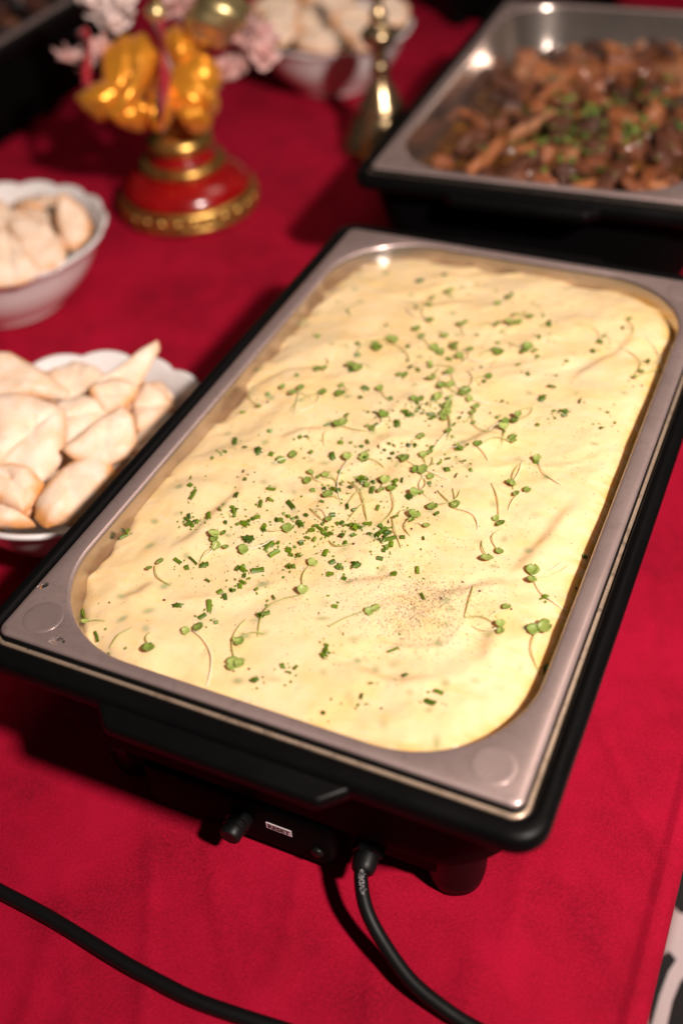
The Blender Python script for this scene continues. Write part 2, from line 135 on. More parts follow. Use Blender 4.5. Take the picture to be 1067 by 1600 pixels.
def spline(pts, per=10):
    P = [Vector(p) for p in pts]; out = []
    for i in range(len(P) - 1):
        p0 = P[max(i - 1, 0)]; p1 = P[i]; p2 = P[i + 1]; p3 = P[min(i + 2, len(P) - 1)]
        for k in range(per):
            t = k / per
            out.append(0.5 * ((2 * p1) + (p2 - p0) * t + (2 * p0 - 5 * p1 + 4 * p2 - p3) * t * t + (3 * p1 - p0 - 3 * p2 + p3) * t ** 3))
    out.append(P[-1]); return out

def tube_vf(path, rad, n=8, caps=True):
    V, F = [], []
    m = len(path); nrm = None
    for i, p in enumerate(path):
        t = (path[min(i + 1, m - 1)] - path[max(i - 1, 0)]).normalized()
        if nrm is None:
            nrm = t.cross(Vector((0, 0, 1)));
            if nrm.length < 1e-4: nrm = t.cross(Vector((1, 0, 0)))
        nrm = (nrm - t * nrm.dot(t)).normalized(); b = t.cross(nrm)
        r = rad(i / (m - 1)) if callable(rad) else rad
        for k in range(n):
            a = 2 * math.pi * k / n
            V.append(p + (nrm * math.cos(a) + b * math.sin(a)) * r)
    for i in range(m - 1):
        for k in range(n):
            j = (k + 1) % n
            F.append((i * n + k, i * n + j, (i + 1) * n + j, (i + 1) * n + k))
    if caps:
        F.append(tuple(reversed(range(n)))); F.append(tuple(range((m - 1) * n, m * n)))
    return V, F

def tube(path, rad, n=8, caps=True):
    return mesh(*tube_vf(path, rad, n, caps))

def prism(outline, z0, z1, bev=0.0, seg=3):
    bm = bmesh.new()
    vs = [bm.verts.new((x, y, z0)) for x, y in outline]
    f = bm.faces.new(vs)
    r = bmesh.ops.extrude_face_region(bm, geom=[f])
    bmesh.ops.translate(bm, verts=[v for v in r['geom'] if isinstance(v, bmesh.types.BMVert)], vec=(0, 0, z1 - z0))
    bmesh.ops.recalc_face_normals(bm, faces=bm.faces)
    if bev: bmesh.ops.bevel(bm, geom=bm.edges[:], offset=bev, segments=seg, affect='EDGES', profile=0.5)
    me = bpy.data.meshes.new('m'); bm.to_mesh(me); bm.free(); return me

def box(x0, x1, y0, y1, z0, z1, bev=0.0, seg=3):
    return prism([(x0, y0), (x1, y0), (x1, y1), (x0, y1)], z0, z1, bev, seg)

# gradient noise, vectorised
_perm = RNG.permutation(512); _ang = RNG.random(512) * 2 * np.pi
def gnoise(x, y):
    xi = np.floor(x).astype(int); yi = np.floor(y).astype(int); xf = x - xi; yf = y - yi
    def g(ix, iy, dx, dy):
        h = _perm[(_perm[ix & 511] + iy) & 511]; return np.cos(_ang[h]) * dx + np.sin(_ang[h]) * dy
    u = xf ** 3 * (xf * (xf * 6 - 15) + 10); v = yf ** 3 * (yf * (yf * 6 - 15) + 10)
    a = g(xi, yi, xf, yf); b = g(xi + 1, yi, xf - 1, yf); c = g(xi, yi + 1, xf, yf - 1); d = g(xi + 1, yi + 1, xf - 1, yf - 1)
    return (a * (1 - u) + b * u) * (1 - v) + (c * (1 - u) + d * u) * v
def fbm(x, y, o=4):
    s = 0; a = 1
    for k in range(o):
        s = s + a * gnoise(x * 2 ** k + 17 * k, y * 2 ** k - 9 * k); a *= 0.5
    return s

def grid_mesh(X, Y, Z, keep=None):
    ny, nx = X.shape
    V = np.stack([X, Y, Z], -1).reshape(-1, 3)
    idx = np.arange(nx * ny).reshape(ny, nx)
    Q = np.stack([idx[:-1, :-1], idx[:-1, 1:], idx[1:, 1:], idx[1:, :-1]], -1).reshape(-1, 4)
    if keep is not None:
        kf = keep.reshape(-1)[Q].all(1); Q = Q[kf]
        used = np.unique(Q); rem = np.full(nx * ny, -1); rem[used] = np.arange(len(used)); Q = rem[Q]; V = V[used]
    me = bpy.data.meshes.new('grid'); me.vertices.add(len(V)); me.vertices.foreach_set('co', V.ravel())
    me.loops.add(Q.size); me.loops.foreach_set('vertex_index', Q.ravel().astype(np.int32))
    me.polygons.add(len(Q)); me.polygons.foreach_set('loop_start', np.arange(0, Q.size, 4, dtype=np.int32))
    me.update(calc_edges=True); me.validate(); return me

# ------------------------------------------------------------------ materials
class NT:
    def __init__(self, name):
        self.m = bpy.data.materials.new(name); self.m.use_nodes = True
        self.t = self.m.node_tree; self.b = self.t.nodes['Principled BSDF']; self.out = self.t.nodes['Material Output']
        self.tc = self.t.nodes.new('ShaderNodeTexCoord')
    def n(self, typ, ins=None, **kw):
        nd = self.t.nodes.new(typ)
        for k, v in kw.items(): setattr(nd, k, v)
        for k, v in (ins or {}).items(): self.set(nd.inputs[k], v)
        return nd
    def set(self, sock, v):
        if isinstance(v, bpy.types.NodeSocket): self.t.links.new(v, sock)
        else: sock.default_value = v
    def p(self, **kw):
        for k, v in kw.items(): self.set(self.b.inputs[k.replace('_', ' ')], v)
        return self
    def noise(self, scale, detail=4, rough=0.5, vec=None, dist=0.0):
        return self.n('ShaderNodeTexNoise', {'Vector': vec or self.tc.outputs['Object'], 'Scale': scale, 'Detail': detail, 'Roughness': rough, 'Distortion': dist})
    def ramp(self, fac, stops, interp='LINEAR'):
        r = self.n('ShaderNodeValToRGB', {'Fac': fac}); r.color_ramp.interpolation = interp
        e = r.color_ramp.elements
        while len(e) < len(stops): e.new(0.5)
        for el, (pos, c) in zip(e, stops):
            el.position = pos; el.color = (*c, 1) if len(c) == 3 else c
        return r.outputs['Color']
    def mix(self, fac, a, b, blend='MIX'):
        m = self.n('ShaderNodeMix', data_type='RGBA', blend_type=blend)
        self.set(m.inputs[0], fac); self.set(m.inputs[6], a if not isinstance(a, tuple) else (*a, 1)); self.set(m.inputs[7], b if not isinstance(b, tuple) else (*b, 1))
        return m.outputs[2]
    def math(self, op, a, b=0.0, c=None):
        m = self.n('ShaderNodeMath', operation=op); self.set(m.inputs[0], a); self.set(m.inputs[1], b)
        if c is not None: self.set(m.inputs[2], c)
        return m.outputs[0]
    def bump(self, h, strength=0.3, dist=0.001, normal=None):
        b = self.n('ShaderNodeBump', {'Height': h, 'Strength': strength, 'Distance': dist})
        if normal is not None: self.set(b.inputs['Normal'], normal)
        return b.outputs['Normal']
    def mapping(self, scale=(1, 1, 1), rot=(0, 0, 0), src='Object'):
        return self.n('ShaderNodeMapping', {'Vector': self.tc.outputs[src], 'Scale': scale, 'Rotation': rot}).outputs[0]
    def attr(self, name):
        return self.n('ShaderNodeAttribute', attribute_name=name)

def hexlin(r, g, b):
    f = lambda c: ((c / 255 + 0.055) / 1.055) ** 2.4 if c > 10 else c / 255 / 12.92
    return (f(r), f(g), f(b))

# velvet cloth
M = {}
t = NT('velvet_red')
nap = t.noise(9, 3, 0.55, dist=0.8); nap2 = t.noise(34, 3, 0.6); fib = t.noise(1500, 2, 0.6); fib2 = t.noise(520, 3, 0.7)
napf = t.math('ADD', t.math('MULTIPLY', nap.outputs[0], 0.7), t.math('MULTIPLY', nap2.outputs[0], 0.3))
col = t.ramp(napf, [(0.36, (0.20, 0.0006, 0.010)), (0.5, (0.31, 0.0012, 0.017)), (0.62, (0.39, 0.002, 0.025))])
col = t.mix(t.ramp(fib2.outputs[0], [(0.35, (0, 0, 0)), (0.75, (0.75, 0.75, 0.75))]), col, (0.48, 0.004, 0.036))
brush = t.noise(13, 4, 0.55, vec=t.mapping((1.6, 0.8, 1), (0, 0, 0.5)), dist=0.4)
col = t.mix(t.ramp(brush.outputs[0], [(0.58, (0, 0, 0)), (0.65, (0.26, 0.26, 0.26))]), col, (0.22, 0.0008, 0.011))
t.p(Base_Color=col, Roughness=0.85, Sheen_Weight=0.10, Sheen_Roughness=0.35, Sheen_Tint=(1.0, 0.10, 0.20, 1), Specular_IOR_Level=0.15)
t.p(Normal=t.bump(fib.outputs[0], 0.35, 0.0006, t.bump(fib2.outputs[0], 0.35, 0.0012)))
M['velvet'] = t.m

def steel(name, base, r1, r2, mixf, stain=0.0, yellow=0.0):
    t = NT(name)
    br = t.noise(60, 3, 0.6, vec=t.mapping((1, 14, 1))); sm = t.noise(14, 4, 0.6); fine = t.noise(300, 2, 0.5)
    ro = t.n('ShaderNodeMapRange', {'Value': sm.outputs[0], 'From Min': 0.3, 'From Max': 0.7, 'To Min': r1 - 0.05, 'To Max': r1 + 0.07}).outputs[0]
    col = t.mix(t.ramp(sm.outputs[0], [(0.35, (0, 0, 0)), (0.7, (1, 1, 1))]), tuple(0.88 * c for c in base), base)
    if stain:
        stn = t.noise(70, 5, 0.7, dist=0.6)
        col = t.mix(t.ramp(stn.outputs[0], [(0.52, (0, 0, 0)), (0.70, (stain, stain, stain))]), col, (0.16, 0.07, 0.03))
        col = t.mix(t.ramp(t.noise(160, 4, 0.7).outputs[0], [(0.58, (0, 0, 0)), (0.68, (stain, stain, stain))]), col, (0.02, 0.012, 0.008))
    g1 = t.n('ShaderNodeBsdfAnisotropic', {'Color': col, 'Roughness': ro}) if False else t.b
    t.p(Base_Color=col, Metallic=1.0, Roughness=ro)
    b2 = t.n('ShaderNodeBsdfPrincipled', {'Base Color': col, 'Metallic': 0.85, 'Roughness': r2})
    nm = t.bump(br.outputs[0], 0.06, 0.0006, t.bump(fine.outputs[0], 0.05, 0.0003))
    t.p(Normal=nm); t.set(b2.inputs['Normal'], nm)
    ms = t.n('ShaderNodeMixShader'); t.set(ms.inputs[0], mixf); t.set(ms.inputs[1], t.b.outputs[0]); t.set(ms.inputs[2], b2.outputs[0])
    t.t.links.new(ms.outputs[0], t.out.inputs['Surface'])
    return t.m
M['steel'] = steel('brushed_steel', (0.62, 0.53, 0.48), 0.15, 0.6, 0.16)
M['steel_dull'] = steel('worn_steel', (0.72, 0.545, 0.52), 0.24, 0.64, 0.62, stain=0.14)
M['steel_stained'] = steel('stained_steel', (0.66, 0.50, 0.38), 0.32, 0.7, 0.7, stain=0.6)

t = NT('black_plastic')
sc1 = t.noise(25, 4, 0.6); f1 = t.noise(700, 2, 0.5)
t.p(Base_Color=(0.003, 0.0028, 0.003, 1), Specular_IOR_Level=0.12,
    Roughness=t.n('ShaderNodeMapRange', {'Value': sc1.outputs[0], 'From Min': 0.3, 'From Max': 0.7, 'To Min': 0.34, 'To Max': 0.5}).outputs[0],
    Normal=t.bump(f1.outputs[0], 0.06, 0.0004))
dust = t.ramp(t.noise(230, 2, 0.5).outputs[0], [(0.74, (0, 0, 0)), (0.80, (1, 1, 1))])
t.p(Base_Color=t.mix(dust, (0.0030, 0.0028, 0.003), (0.02, 0.018, 0.017)))
M['black'] = t.m
t = NT('black_matte'); t.p(Base_Color=(0.003, 0.0028, 0.003, 1), Roughness=0.6, Specular_IOR_Level=0.03, Normal=t.bump(t.noise(700, 2).outputs[0], 0.06, 0.0004)); M['matte'] = t.m
t = NT('black_rubber'); t.p(Base_Color=(0.005, 0.0047, 0.005, 1), Roughness=0.45, Specular_IOR_Level=0.25, Normal=t.bump(t.noise(400, 3).outputs[0], 0.08, 0.0004))
M['rubber'] = t.m
t = NT('label_white'); t.p(Base_Color=(0.80, 0.70, 0.74, 1), Roughness=0.5); M['label'] = t.m
t = NT('ink_black'); t.p(Base_Color=(0.012, 0.01, 0.012, 1), Roughness=0.6); M['ink'] = t.m
t = NT('print_grey'); t.p(Base_Color=(0.30, 0.27, 0.28, 1), Roughness=0.6); M['print'] = t.m

# mash
t = NT('mashed_potato')
big = t.noise(22, 4, 0.55, dist=0.7); mid = t.noise(90, 4, 0.6, dist=0.5); fine = t.noise(420, 3, 0.6)
col = t.ramp(big.outputs[0], [(0.30, (0.90, 0.625, 0.285)), (0.48, (0.92, 0.662, 0.345)), (0.70, (0.94, 0.695, 0.41))])
but = t.ramp(t.noise(38, 3, 0.55, dist=1.2).outputs[0], [(0.62, (0, 0, 0)), (0.76, (0.40, 0.40, 0.40))])
col = t.mix(but, col, (0.88, 0.56, 0.15))
col = t.mix(t.attr('butter_crease').outputs['Fac'], col, (0.74, 0.40, 0.04))
swl = t.noise(26, 3, 0.5, vec=t.mapping((1.0, 2.6, 1.0), (0, 0, math.radians(-37))), dist=1.6)
col = t.mix(t.ramp(swl.outputs[0], [(0.42, (0, 0, 0)), (0.62, (0.55, 0.55, 0.55))]), col, (0.92, 0.705, 0.44))
gr = t.attr('herb'); col = t.mix(gr.outputs['Fac'], col, (0.34, 0.38, 0.17))
t.p(Base_Color=col, Subsurface_Weight=0.55, Subsurface_Radius=(0.010, 0.006, 0.0025), Subsurface_Scale=0.55, Roughness=0.27, Specular_IOR_Level=0.55)
t.p(Normal=t.bump(mid.outputs[0], 0.14, 0.0014, t.bump(fine.outputs[0], 0.14, 0.0004)))
M['mash'] = t.m

def leafmat(name, c0, c1, rough=0.45, trans=0.15, scale=300):
    t = NT(name); oi = t.n('ShaderNodeObjectInfo')
    nz = t.noise(scale, 3, 0.6)
    f = t.math('ADD', t.math('MULTIPLY', nz.outputs[0], 0.5), t.math('MULTIPLY', oi.outputs['Random'], 0.6))
    col = t.ramp(f, [(0.15, c0), (0.95, c1)])
    t.p(Base_Color=col, Roughness=rough, Normal=t.bump(nz.outputs[0], 0.25, 0.0003))
    return t.m
M['chive'] = leafmat('chive_green', (0.024, 0.068, 0.002), (0.17, 0.255, 0.008))
M['flake'] = leafmat('herb_green', (0.020, 0.060, 0.003), (0.11, 0.18, 0.010))
M['leaf'] = leafmat('cress_leaf', (0.13, 0.21, 0.016), (0.40, 0.45, 0.12))
M['stem'] = leafmat('cress_stem', (0.55, 0.52, 0.22), (0.85, 0.78, 0.58), trans=0.3)
M['stem_green'] = leafmat('cress_stem_green', (0.34, 0.36, 0.08), (0.60, 0.56, 0.24))
t = NT('pepper'); t.p(Base_Color=t.ramp(t.noise(2500, 1).outputs[0], [(0.35, (0.03, 0.015, 0.008)), (0.65, (0.15, 0.075, 0.035))]), Roughness=0.8); M['pepper'] = t.m
t = NT('seed_black'); t.p(Base_Color=t.ramp(t.n('ShaderNodeObjectInfo').outputs['Random'], [(0.6, (0.012, 0.007, 0.005)), (0.9, (0.10, 0.02, 0.01))]), Roughness=0.5); M['seed'] = t.m
t = NT('water'); t.p(Base_Color=(1, 1, 1, 1), Roughness=0.03, Transmission_Weight=1.0, IOR=1.33); M['water'] = t.m

t = NT('porcelain'); t.p(Base_Color=(0.86, 0.80, 0.79, 1), Roughness=0.16, Specular_IOR_Level=0.5, Coat_Weight=0.3, Coat_Roughness=0.05); M['porcelain'] = t.m

t = NT('bread')
n1 = t.noise(45, 4, 0.6, dist=0.5); n2 = t.noise(240, 4, 0.6); n3 = t.noise(900, 2, 0.6)
base = t.ramp(n1.outputs[0], [(0.32, (0.90, 0.62, 0.42)), (0.5, (0.93, 0.72, 0.56)), (0.68, (0.95, 0.79, 0.67))])
bf = t.math('MULTIPLY', t.attr('brown').outputs['Fac'], t.ramp(n1.outputs[0], [(0.30, (1.2, 1.2, 1.2)), (0.72, (0.35, 0.35, 0.35))]))
base = t.mix(bf, base, (0.78, 0.33, 0.09))
scorch = t.ramp(t.noise(120, 4, 0.65).outputs[0], [(0.60, (0, 0, 0)), (0.74, (0.5, 0.5, 0.5))])
base = t.mix(scorch, base, (0.80, 0.44, 0.20))
t.p(Base_Color=base, Roughness=0.62, Subsurface_Weight=0.2, Subsurface_Radius=(0.006, 0.003, 0.0015), Subsurface_Scale=0.5, Normal=t.bump(n2.outputs[0], 0.40, 0.0016, t.bump(n3.outputs[0], 0.3, 0.0005)))
M['bread'] = t.m

def metalmat(name, base, rough, scale=80, dark=0.5, bump=0.2):
    t = NT(name); nz = t.noise(scale, 4, 0.6)
    col = t.mix(t.ramp(nz.outputs[0], [(0.38, (0, 0, 0)), (0.6, (1, 1, 1))]), tuple(dark * c for c in base), base)
    t.p(Base_Color=col, Metallic=0.9, Roughness=rough, Normal=t.bump(nz.outputs[0], bump, 0.001)); return t.m
M['brass'] = metalmat('aged_brass', (0.58, 0.41, 0.23), 0.24, 30, 0.7, 0.05)
M['gold'] = metalmat('gilded_paint', (0.80, 0.48, 0.13), 0.33, 120, 0.45, 0.35)
M['gold_bright'] = metalmat('bright_gold', (0.90, 0.70, 0.34), 0.36, 60, 0.7, 0.1)
t = NT('red_lacquer'); t.p(Base_Color=t.ramp(t.noise(40, 4).outputs[0], [(0.3, (0.24, 0.003, 0.004)), (0.7, (0.36, 0.006, 0.007))]), Roughness=0.22, Coat_Weight=0.5, Coat_Roughness=0.1); M['lacquer'] = t.m
t = NT('orange_satin'); wv = t.noise(900, 2)
t.p(Base_Color=(0.86, 0.33, 0.025, 1), Roughness=0.28, Sheen_Weight=0.3, Sheen_Tint=(1, 0.7, 0.3, 1), Metallic=0.5, Normal=t.bump(wv.outputs[0], 0.1, 0.0005)); M['satin'] = t.m
t = NT('red_ribbon'); t.p(Base_Color=(0.36, 0.004, 0.016, 1), Roughness=0.4, Sheen_Weight=0.4, Normal=t.bump(t.noise(600, 2).outputs[0], 0.1, 0.0005)); M['ribbon'] = t.m
t = NT('pink_petal'); t.p(Base_Color=t.ramp(t.noise(60, 4).outputs[0], [(0.35, (0.60, 0.30, 0.28)), (0.65, (0.82, 0.54, 0.50))]), Roughness=0.7); M['petal'] = t.m
t = NT('white_petal'); t.p(Base_Color=(0.78, 0.62, 0.58, 1), Roughness=0.7); M['petal_white'] = t.m

def meatmat(name, cols, rough=0.35):
    t = NT(name); oi = t.n('ShaderNodeObjectInfo'); n1 = t.noise(70, 5, 0.65, dist=0.8); n2 = t.noise(260, 4, 0.65)
    f = t.math('ADD', t.math('MULTIPLY', n1.outputs[0], 0.75), t.math('MULTIPLY', t.math('SUBTRACT', oi.outputs['Random'], 0.5), 0.6))
    col = t.ramp(f, [(0.10 + 0.7 * i / (len(cols) - 1), c) for i, c in enumerate(cols)])
    t.p(Base_Color=col, Roughness=rough, Specular_IOR_Level=0.5, Coat_Weight=0.6, Coat_Roughness=0.12,
        Normal=t.bump(n2.outputs[0], 0.5, 0.002, t.bump(n1.outputs[0], 0.4, 0.003)))
    return t.m
M['meat'] = meatmat('braised_meat', [(0.06, 0.018, 0.010), (0.20, 0.055, 0.020), (0.36, 0.10, 0.03), (0.52, 0.18, 0.06), (0.62, 0.34, 0.22)])
M['meat_dark'] = meatmat('dark_food', [(0.008, 0.003, 0.004), (0.03, 0.008, 0.009), (0.12, 0.03, 0.015), (0.45, 0.2, 0.08)])
t = NT('sauce'); t.p(Base_Color=t.ramp(t.noise(40, 5, 0.6, dist=1).outputs[0], [(0.35, (0.035, 0.012, 0.006)), (0.55, (0.14, 0.05, 0.012)), (0.7, (0.26, 0.12, 0.02))]), Roughness=0.12, Coat_Weight=0.6, Normal=t.bump(t.noise(110, 4).outputs[0], 0.4, 0.003)); M['sauce'] = t.m
t = NT('sauce_dark'); t.p(Base_Color=(0.012, 0.005, 0.005, 1), Roughness=0.2); M['sauce_dark'] = t.m
t = NT('upholstery_white'); t.p(Base_Color=(0.70, 0.60, 0.60, 1), Roughness=0.8, Sheen_Weight=0.2, Normal=t.bump(t.noise(700, 2).outputs[0], 0.15, 0.0006)); M['seat_white'] = t.m
t = NT('upholstery_black'); t.p(Base_Color=(0.010, 0.009, 0.010, 1), Roughness=0.85, Normal=t.bump(t.noise(700, 2).outputs[0], 0.15, 0.0006)); M['seat_black'] = t.m
t = NT('floor_dark'); t.p(Base_Color=t.ramp(t.noise(6, 4).outputs[0], [(0.3, (0.012, 0.01, 0.01)), (0.7, (0.03, 0.025, 0.022))]), Roughness=0.6); M['floor'] = t.m

# ------------------------------------------------------------------ setting
fl = link('floor', grid_mesh(*np.meshgrid(np.linspace(-4, 4, 9), np.linspace(-3, 5, 9)), np.full((9, 9), -0.74)), M['floor']); tag(fl, kind='structure')

EDGE = 0.247
def cloth():
    # arc-length u across the table: flat, round the right edge, then hanging in soft folds
    us = np.concatenate([np.linspace(-1.75, -0.75, 80, endpoint=False), np.linspace(-0.75, EDGE - 0.012, 330, endpoint=False), EDGE - 0.012 + np.linspace(0, 0.019, 10, endpoint=False), EDGE + 0.007 + np.linspace(0, 0.45, 70)])
    vs = np.concatenate([np.linspace(-0.62, 0.75, 420, endpoint=False), np.linspace(0.75, 1.95, 140)])
    U, V = np.meshgrid(us, vs)
    r = 0.012; s = U - (EDGE - r)
    ang = np.clip(s / r, 0, np.pi / 2)
    X = np.where(s < 0, U, EDGE - r + r * np.sin(ang)); Z = np.where(s < 0, 0, -(r - r * np.cos(ang)))
    drop = np.clip(s - r * np.pi / 2, 0, None)
    Z = Z - drop
    fold = 0.018 * np.sin(V * 26 + 1.2 * np.sin(V * 7)) * np.clip(drop / 0.3, 0, 1)
    X = X - 0.05 * drop + fold
    # shallow wrinkles on the flat; none under the things standing on it
    a = fbm(U * 5 + 3, V * 5, 3) * 0.0012
    w = gnoise((U * 0.8 + V * 0.45) * 16, (V * 0.8 - U * 0.45) * 3.5)
    w = np.exp(-(w / 0.07) ** 2) * 0.0022 * np.clip(gnoise(U * 4 + 9, V * 4) * 2.5 + 0.3, 0, 1)
    mask = np.clip((np.abs(s) > 0) & (s < 0), 0, 1)
    Z = Z + (a * 0.8 + w) * mask * 0.8 - 0.0022 * mask
    return grid_mesh(X, Y := V, Z)
tc_o = link('tablecloth', cloth(), M['velvet']); tag(tc_o, 'dark red velvet cloth spread over the buffet table and hanging at its right edge', 'tablecloth')

# ------------------------------------------------------------------ food warmers
def build_warmer(detail=True):
    root = empty('food_warmer')
    lip = loft([(0.1668, 0.2693, 0.012, 0.1380), (0.1668, 0.2693, 0.012, 0.1488), (0.1685, 0.2711, 0.013, 0.1511), (0.1718, 0.2752, 0.015, 0.1519), (0.1756, 0.2800, 0.018, 0.1510), (0.1776, 0.2821, 0.019, 0.1480), (0.1779, 0.2824, 0.019, 0.1405), (0.1766, 0.2811, 0.018, 0.1375), (0.1690, 0.2720, 0.018, 0.1366)], 10)
    link('top_frame', lip, M['black'], root)
    body = loft([(0.1690, 0.2690, 0.030, 0.1420), (0.1655, 0.2655, 0.034, 0.1180), (0.1620, 0.2620, 0.040, 0.0950), (0.1575, 0.2585, 0.045, 0.0680), (0.1540, 0.2560, 0.050, 0.0540), (0.1500, 0.2530, 0.050, 0.0490), (0.1440, 0.2480, 0.050, 0.0470)], 12, cap1=True)
    link('body', body, M['matte'], root)
    base = loft([(0.1360, 0.2470, 0.03, 0.0480), (0.1340, 0.2450, 0.03, 0.0240), (0.1300, 0.2400, 0.03, 0.0200)], 8, cap1=True)
    link('lower_shell', base, M['matte'], root)
    for s in (-1, 1):
        L = [(-0.084, 0.273), (0.078, 0.273), (0.076, 0.2824), (0.063, 0.2955), (-0.068, 0.2955), (-0.081, 0.2824)]
        if s < 0: L = [(x, -y) for x, y in reversed(L)]
        g = link('handle', sharp(prism(L, 0.1365, 0.1470, 0.003, 3), 50), M['black'], root)
        for sx in (-1, 1):
            ft = lathe([(0.0, 0.0), (0.0150, 0.0), (0.0168, 0.0015), (0.0185, 0.012), (0.0200, 0.048), (0, 0.048)], 28)
            link('foot', sharp(ft, 50), M['black'], root, (sx * 0.117, s * 0.2270, -0.0))
    if detail:
        cb = link('control_box', sharp(prism([(-0.088, -0.2575), (0.046, -0.2575), (0.049, -0.2), (-0.092, -0.2)], 0.006, 0.0500, 0.004, 3), 50), M['matte'], root)
        link('trim_line', box(-0.074, -0.010, -0.2640, -0.2600, 0.1000, 0.1006), M['black'], root)
        # reset knob
        kb = sharp(lathe([(0, 0), (0.0082, 0), (0.0082, 0.006), (0.0072, 0.0065), (0.0072, 0.0085), (0.0078, 0.009), (0.0078, 0.0105), (0.0071, 0.011), (0.0071, 0.0160), (0.0060, 0.0174), (0, 0.0174)], 28), 40)
        k = link('reset_button', kb, M['rubber'], root, (-0.0165, -0.2570, 0.030)); k.rotation_euler = (math.radians(90), 0, 0)
        pl = link('label_plate', box(-0.0088, 0.0088, -0.0031, 0.0031, 0.0, 0.0005), M['label'], root, (0.0105, -0.2577, 0.0315), smooth=False); pl.rotation_euler = (math.radians(90), 0, 0)
        tx = link('lettering', text_mesh('RESET', 0.0058, bold=0.00022), M['ink'], pl, (0, -0.0003, 0.0006), smooth=False)
        sw = link('screw', lathe([(0, 0), (0.0042, 0), (0.0042, 0.002), (0.003, 0.0032), (0, 0.0034)], 20), M['rubber'], root, (0.0365, -0.2572, 0.022)); sw.rotation_euler = (math.radians(90), 0, 0)
        # cable gland: hex nut and tapered sleeve
        gl = empty('cable_gland', (0.0690, -0.2470, 0.0380)); gl.parent = root; gl.rotation_euler = (math.radians(98), 0, math.radians(6))
        hx = sharp(lathe([(0, 0), (0.0098, 0), (0.0098, 0.0085), (0.0085, 0.0095), (0, 0.0095)], 6), 30); link('nut', hx, M['rubber'], gl, smooth=False)
        link('sleeve', sharp(lathe([(0.0078, 0.009), (0.0076, 0.016), (0.0068, 0.0195), (0.0058, 0.0205), (0, 0.0205)], 24), 40), M['rubber'], gl)
        path = spline(CORD1, 14)
        pc = link('power_cord', tube(path, 0.0043, 14), M['rubber'], root)
        link('cord_marking', cord_text(path, 0.0043, '<|VDE|>  H0', 0.0042, 0.020), M['print'], pc, smooth=False)
    return root

def text_mesh(s, size, bold=0.0, res=3):
    cu = bpy.data.curves.new('txt', 'FONT'); cu.body = s; cu.size = size; cu.align_x = 'CENTER'; cu.align_y = 'CENTER'; cu.offset = bold; cu.resolution_u = res
    o = bpy.data.objects.new('txt', cu); COL.objects.link(o)
    bpy.context.view_layer.update()
    me = bpy.data.meshes.new_from_object(o.evaluated_get(bpy.context.evaluated_depsgraph_get()))
    bpy.data.objects.remove(o); bpy.data.curves.remove(cu); me.materials.clear()
    return me

def cord_text(path, rad, s, size, s0):
    me = text_mesh(s, size)
    acc = [0.0]
    for i in range(1, len(path)): acc.append(acc[-1] + (path[i] - path[i - 1]).length)
    for v in me.vertices:
        d = s0 - v.co.x; i = max(0, min(len(path) - 2, next((k for k in range(len(acc) - 1) if acc[k + 1] >= d), 0)))
        f = (d - acc[i]) / max(1e-9, acc[i + 1] - acc[i]); p = path[i].lerp(path[i + 1], f); tt = (path[i + 1] - path[i]).normalized()
        outw = (CAM - p); outw = (outw - tt * outw.dot(tt)).normalized(); side = tt.cross(outw)
        a = (v.co.y - 0.0004) / rad
        v.co = p + (outw * math.cos(a) + side * math.sin(a)) * (rad + 0.00015)
    me.update(); return me

def build_pan(depth=0.065):
    root = empty('steel_pan')
    rings = [(0.118, 0.224, 0.05, RIM - depth), (0.132, 0.238, 0.062, RIM - depth + 0.003), (0.1385, 0.2445, 0.068, RIM - depth + 0.012), (0.1490, 0.2555, 0.0735, RIM - 0.004), (0.1496, 0.2561, 0.0738, RIM - 0.0015), (0.1506, 0.2571, 0.0745, RIM - 0.0004), (0.1520, 0.2585, 0.0755, RIM),
             (0.1592, 0.2617, 0.006, RIM), (0.1614, 0.2639, 0.006, RIM - 0.0003), (0.1625, 0.2650, 0.007, RIM - 0.0014), (0.1626, 0.2651, 0.007, RIM - 0.0022), (0.1616, 0.2641, 0.006, RIM - 0.0024)]
    V = loft(rings, 22)
    bm = bmesh.new(); bm.from_mesh(V)
    bm.verts.ensure_lookup_table(); bm.faces.new([bm.verts[i] for i in range(4 * 23)])
    bmesh.ops.recalc_face_normals(bm, faces=bm.faces); bm.to_mesh(V); bm.free()
    V.materials.append(M['steel']); V.materials.append(M['steel_dull'])
    for p_ in V.polygons: p_.material_index = 1 if all(V.vertices[i].co.z > RIM - 0.0016 for i in p_.vertices) or max(abs(V.vertices[p_.vertices[0]].co.x) - 0.158, abs(V.vertices[p_.vertices[0]].co.y) - 0.261) > 0 else 0
    link('basin', V, None, root)
    for sx in (-1, 1):
        for sy in (-1, 1):
            b = lathe([(0.0128, -0.00003), (0.0118, 0.00003), (0.0106, 0.00010), (0.0094, 0.00014), (0.0084, 0.00012), (0.0070, 0.00009), (0.0035, 0.0001), (0, 0.0001)], 40)
            link('stacking_boss', b, M['steel_dull'], root, (sx * 0.1415, sy * 0.2455, RIM))
    return root

def build_water_pan():
    # the stained rim of the water pan lying under the food pan's edge
    me = loft([(0.1530, 0.2555, 0.02, 0.1478), (0.1530, 0.2555, 0.02, 0.1490), (0.1640, 0.2665, 0.008, 0.1490), (0.1654, 0.2679, 0.009, 0.1486), (0.1657, 0.2682, 0.009, 0.1477)], 10)
    w = link('water_pan_rim', me, M['steel_stained'])
    link('dark_strip', loft([(0.1600, 0.2625, 0.007, 0.1522), (0.1622, 0.2647, 0.007, 0.1524), (0.1631, 0.2656, 0.0075, 0.1515), (0.1636, 0.2661, 0.0075, 0.1491)], 10), M['rubber'], w)  # black strip added to give the dark band below the pan lip
    return w

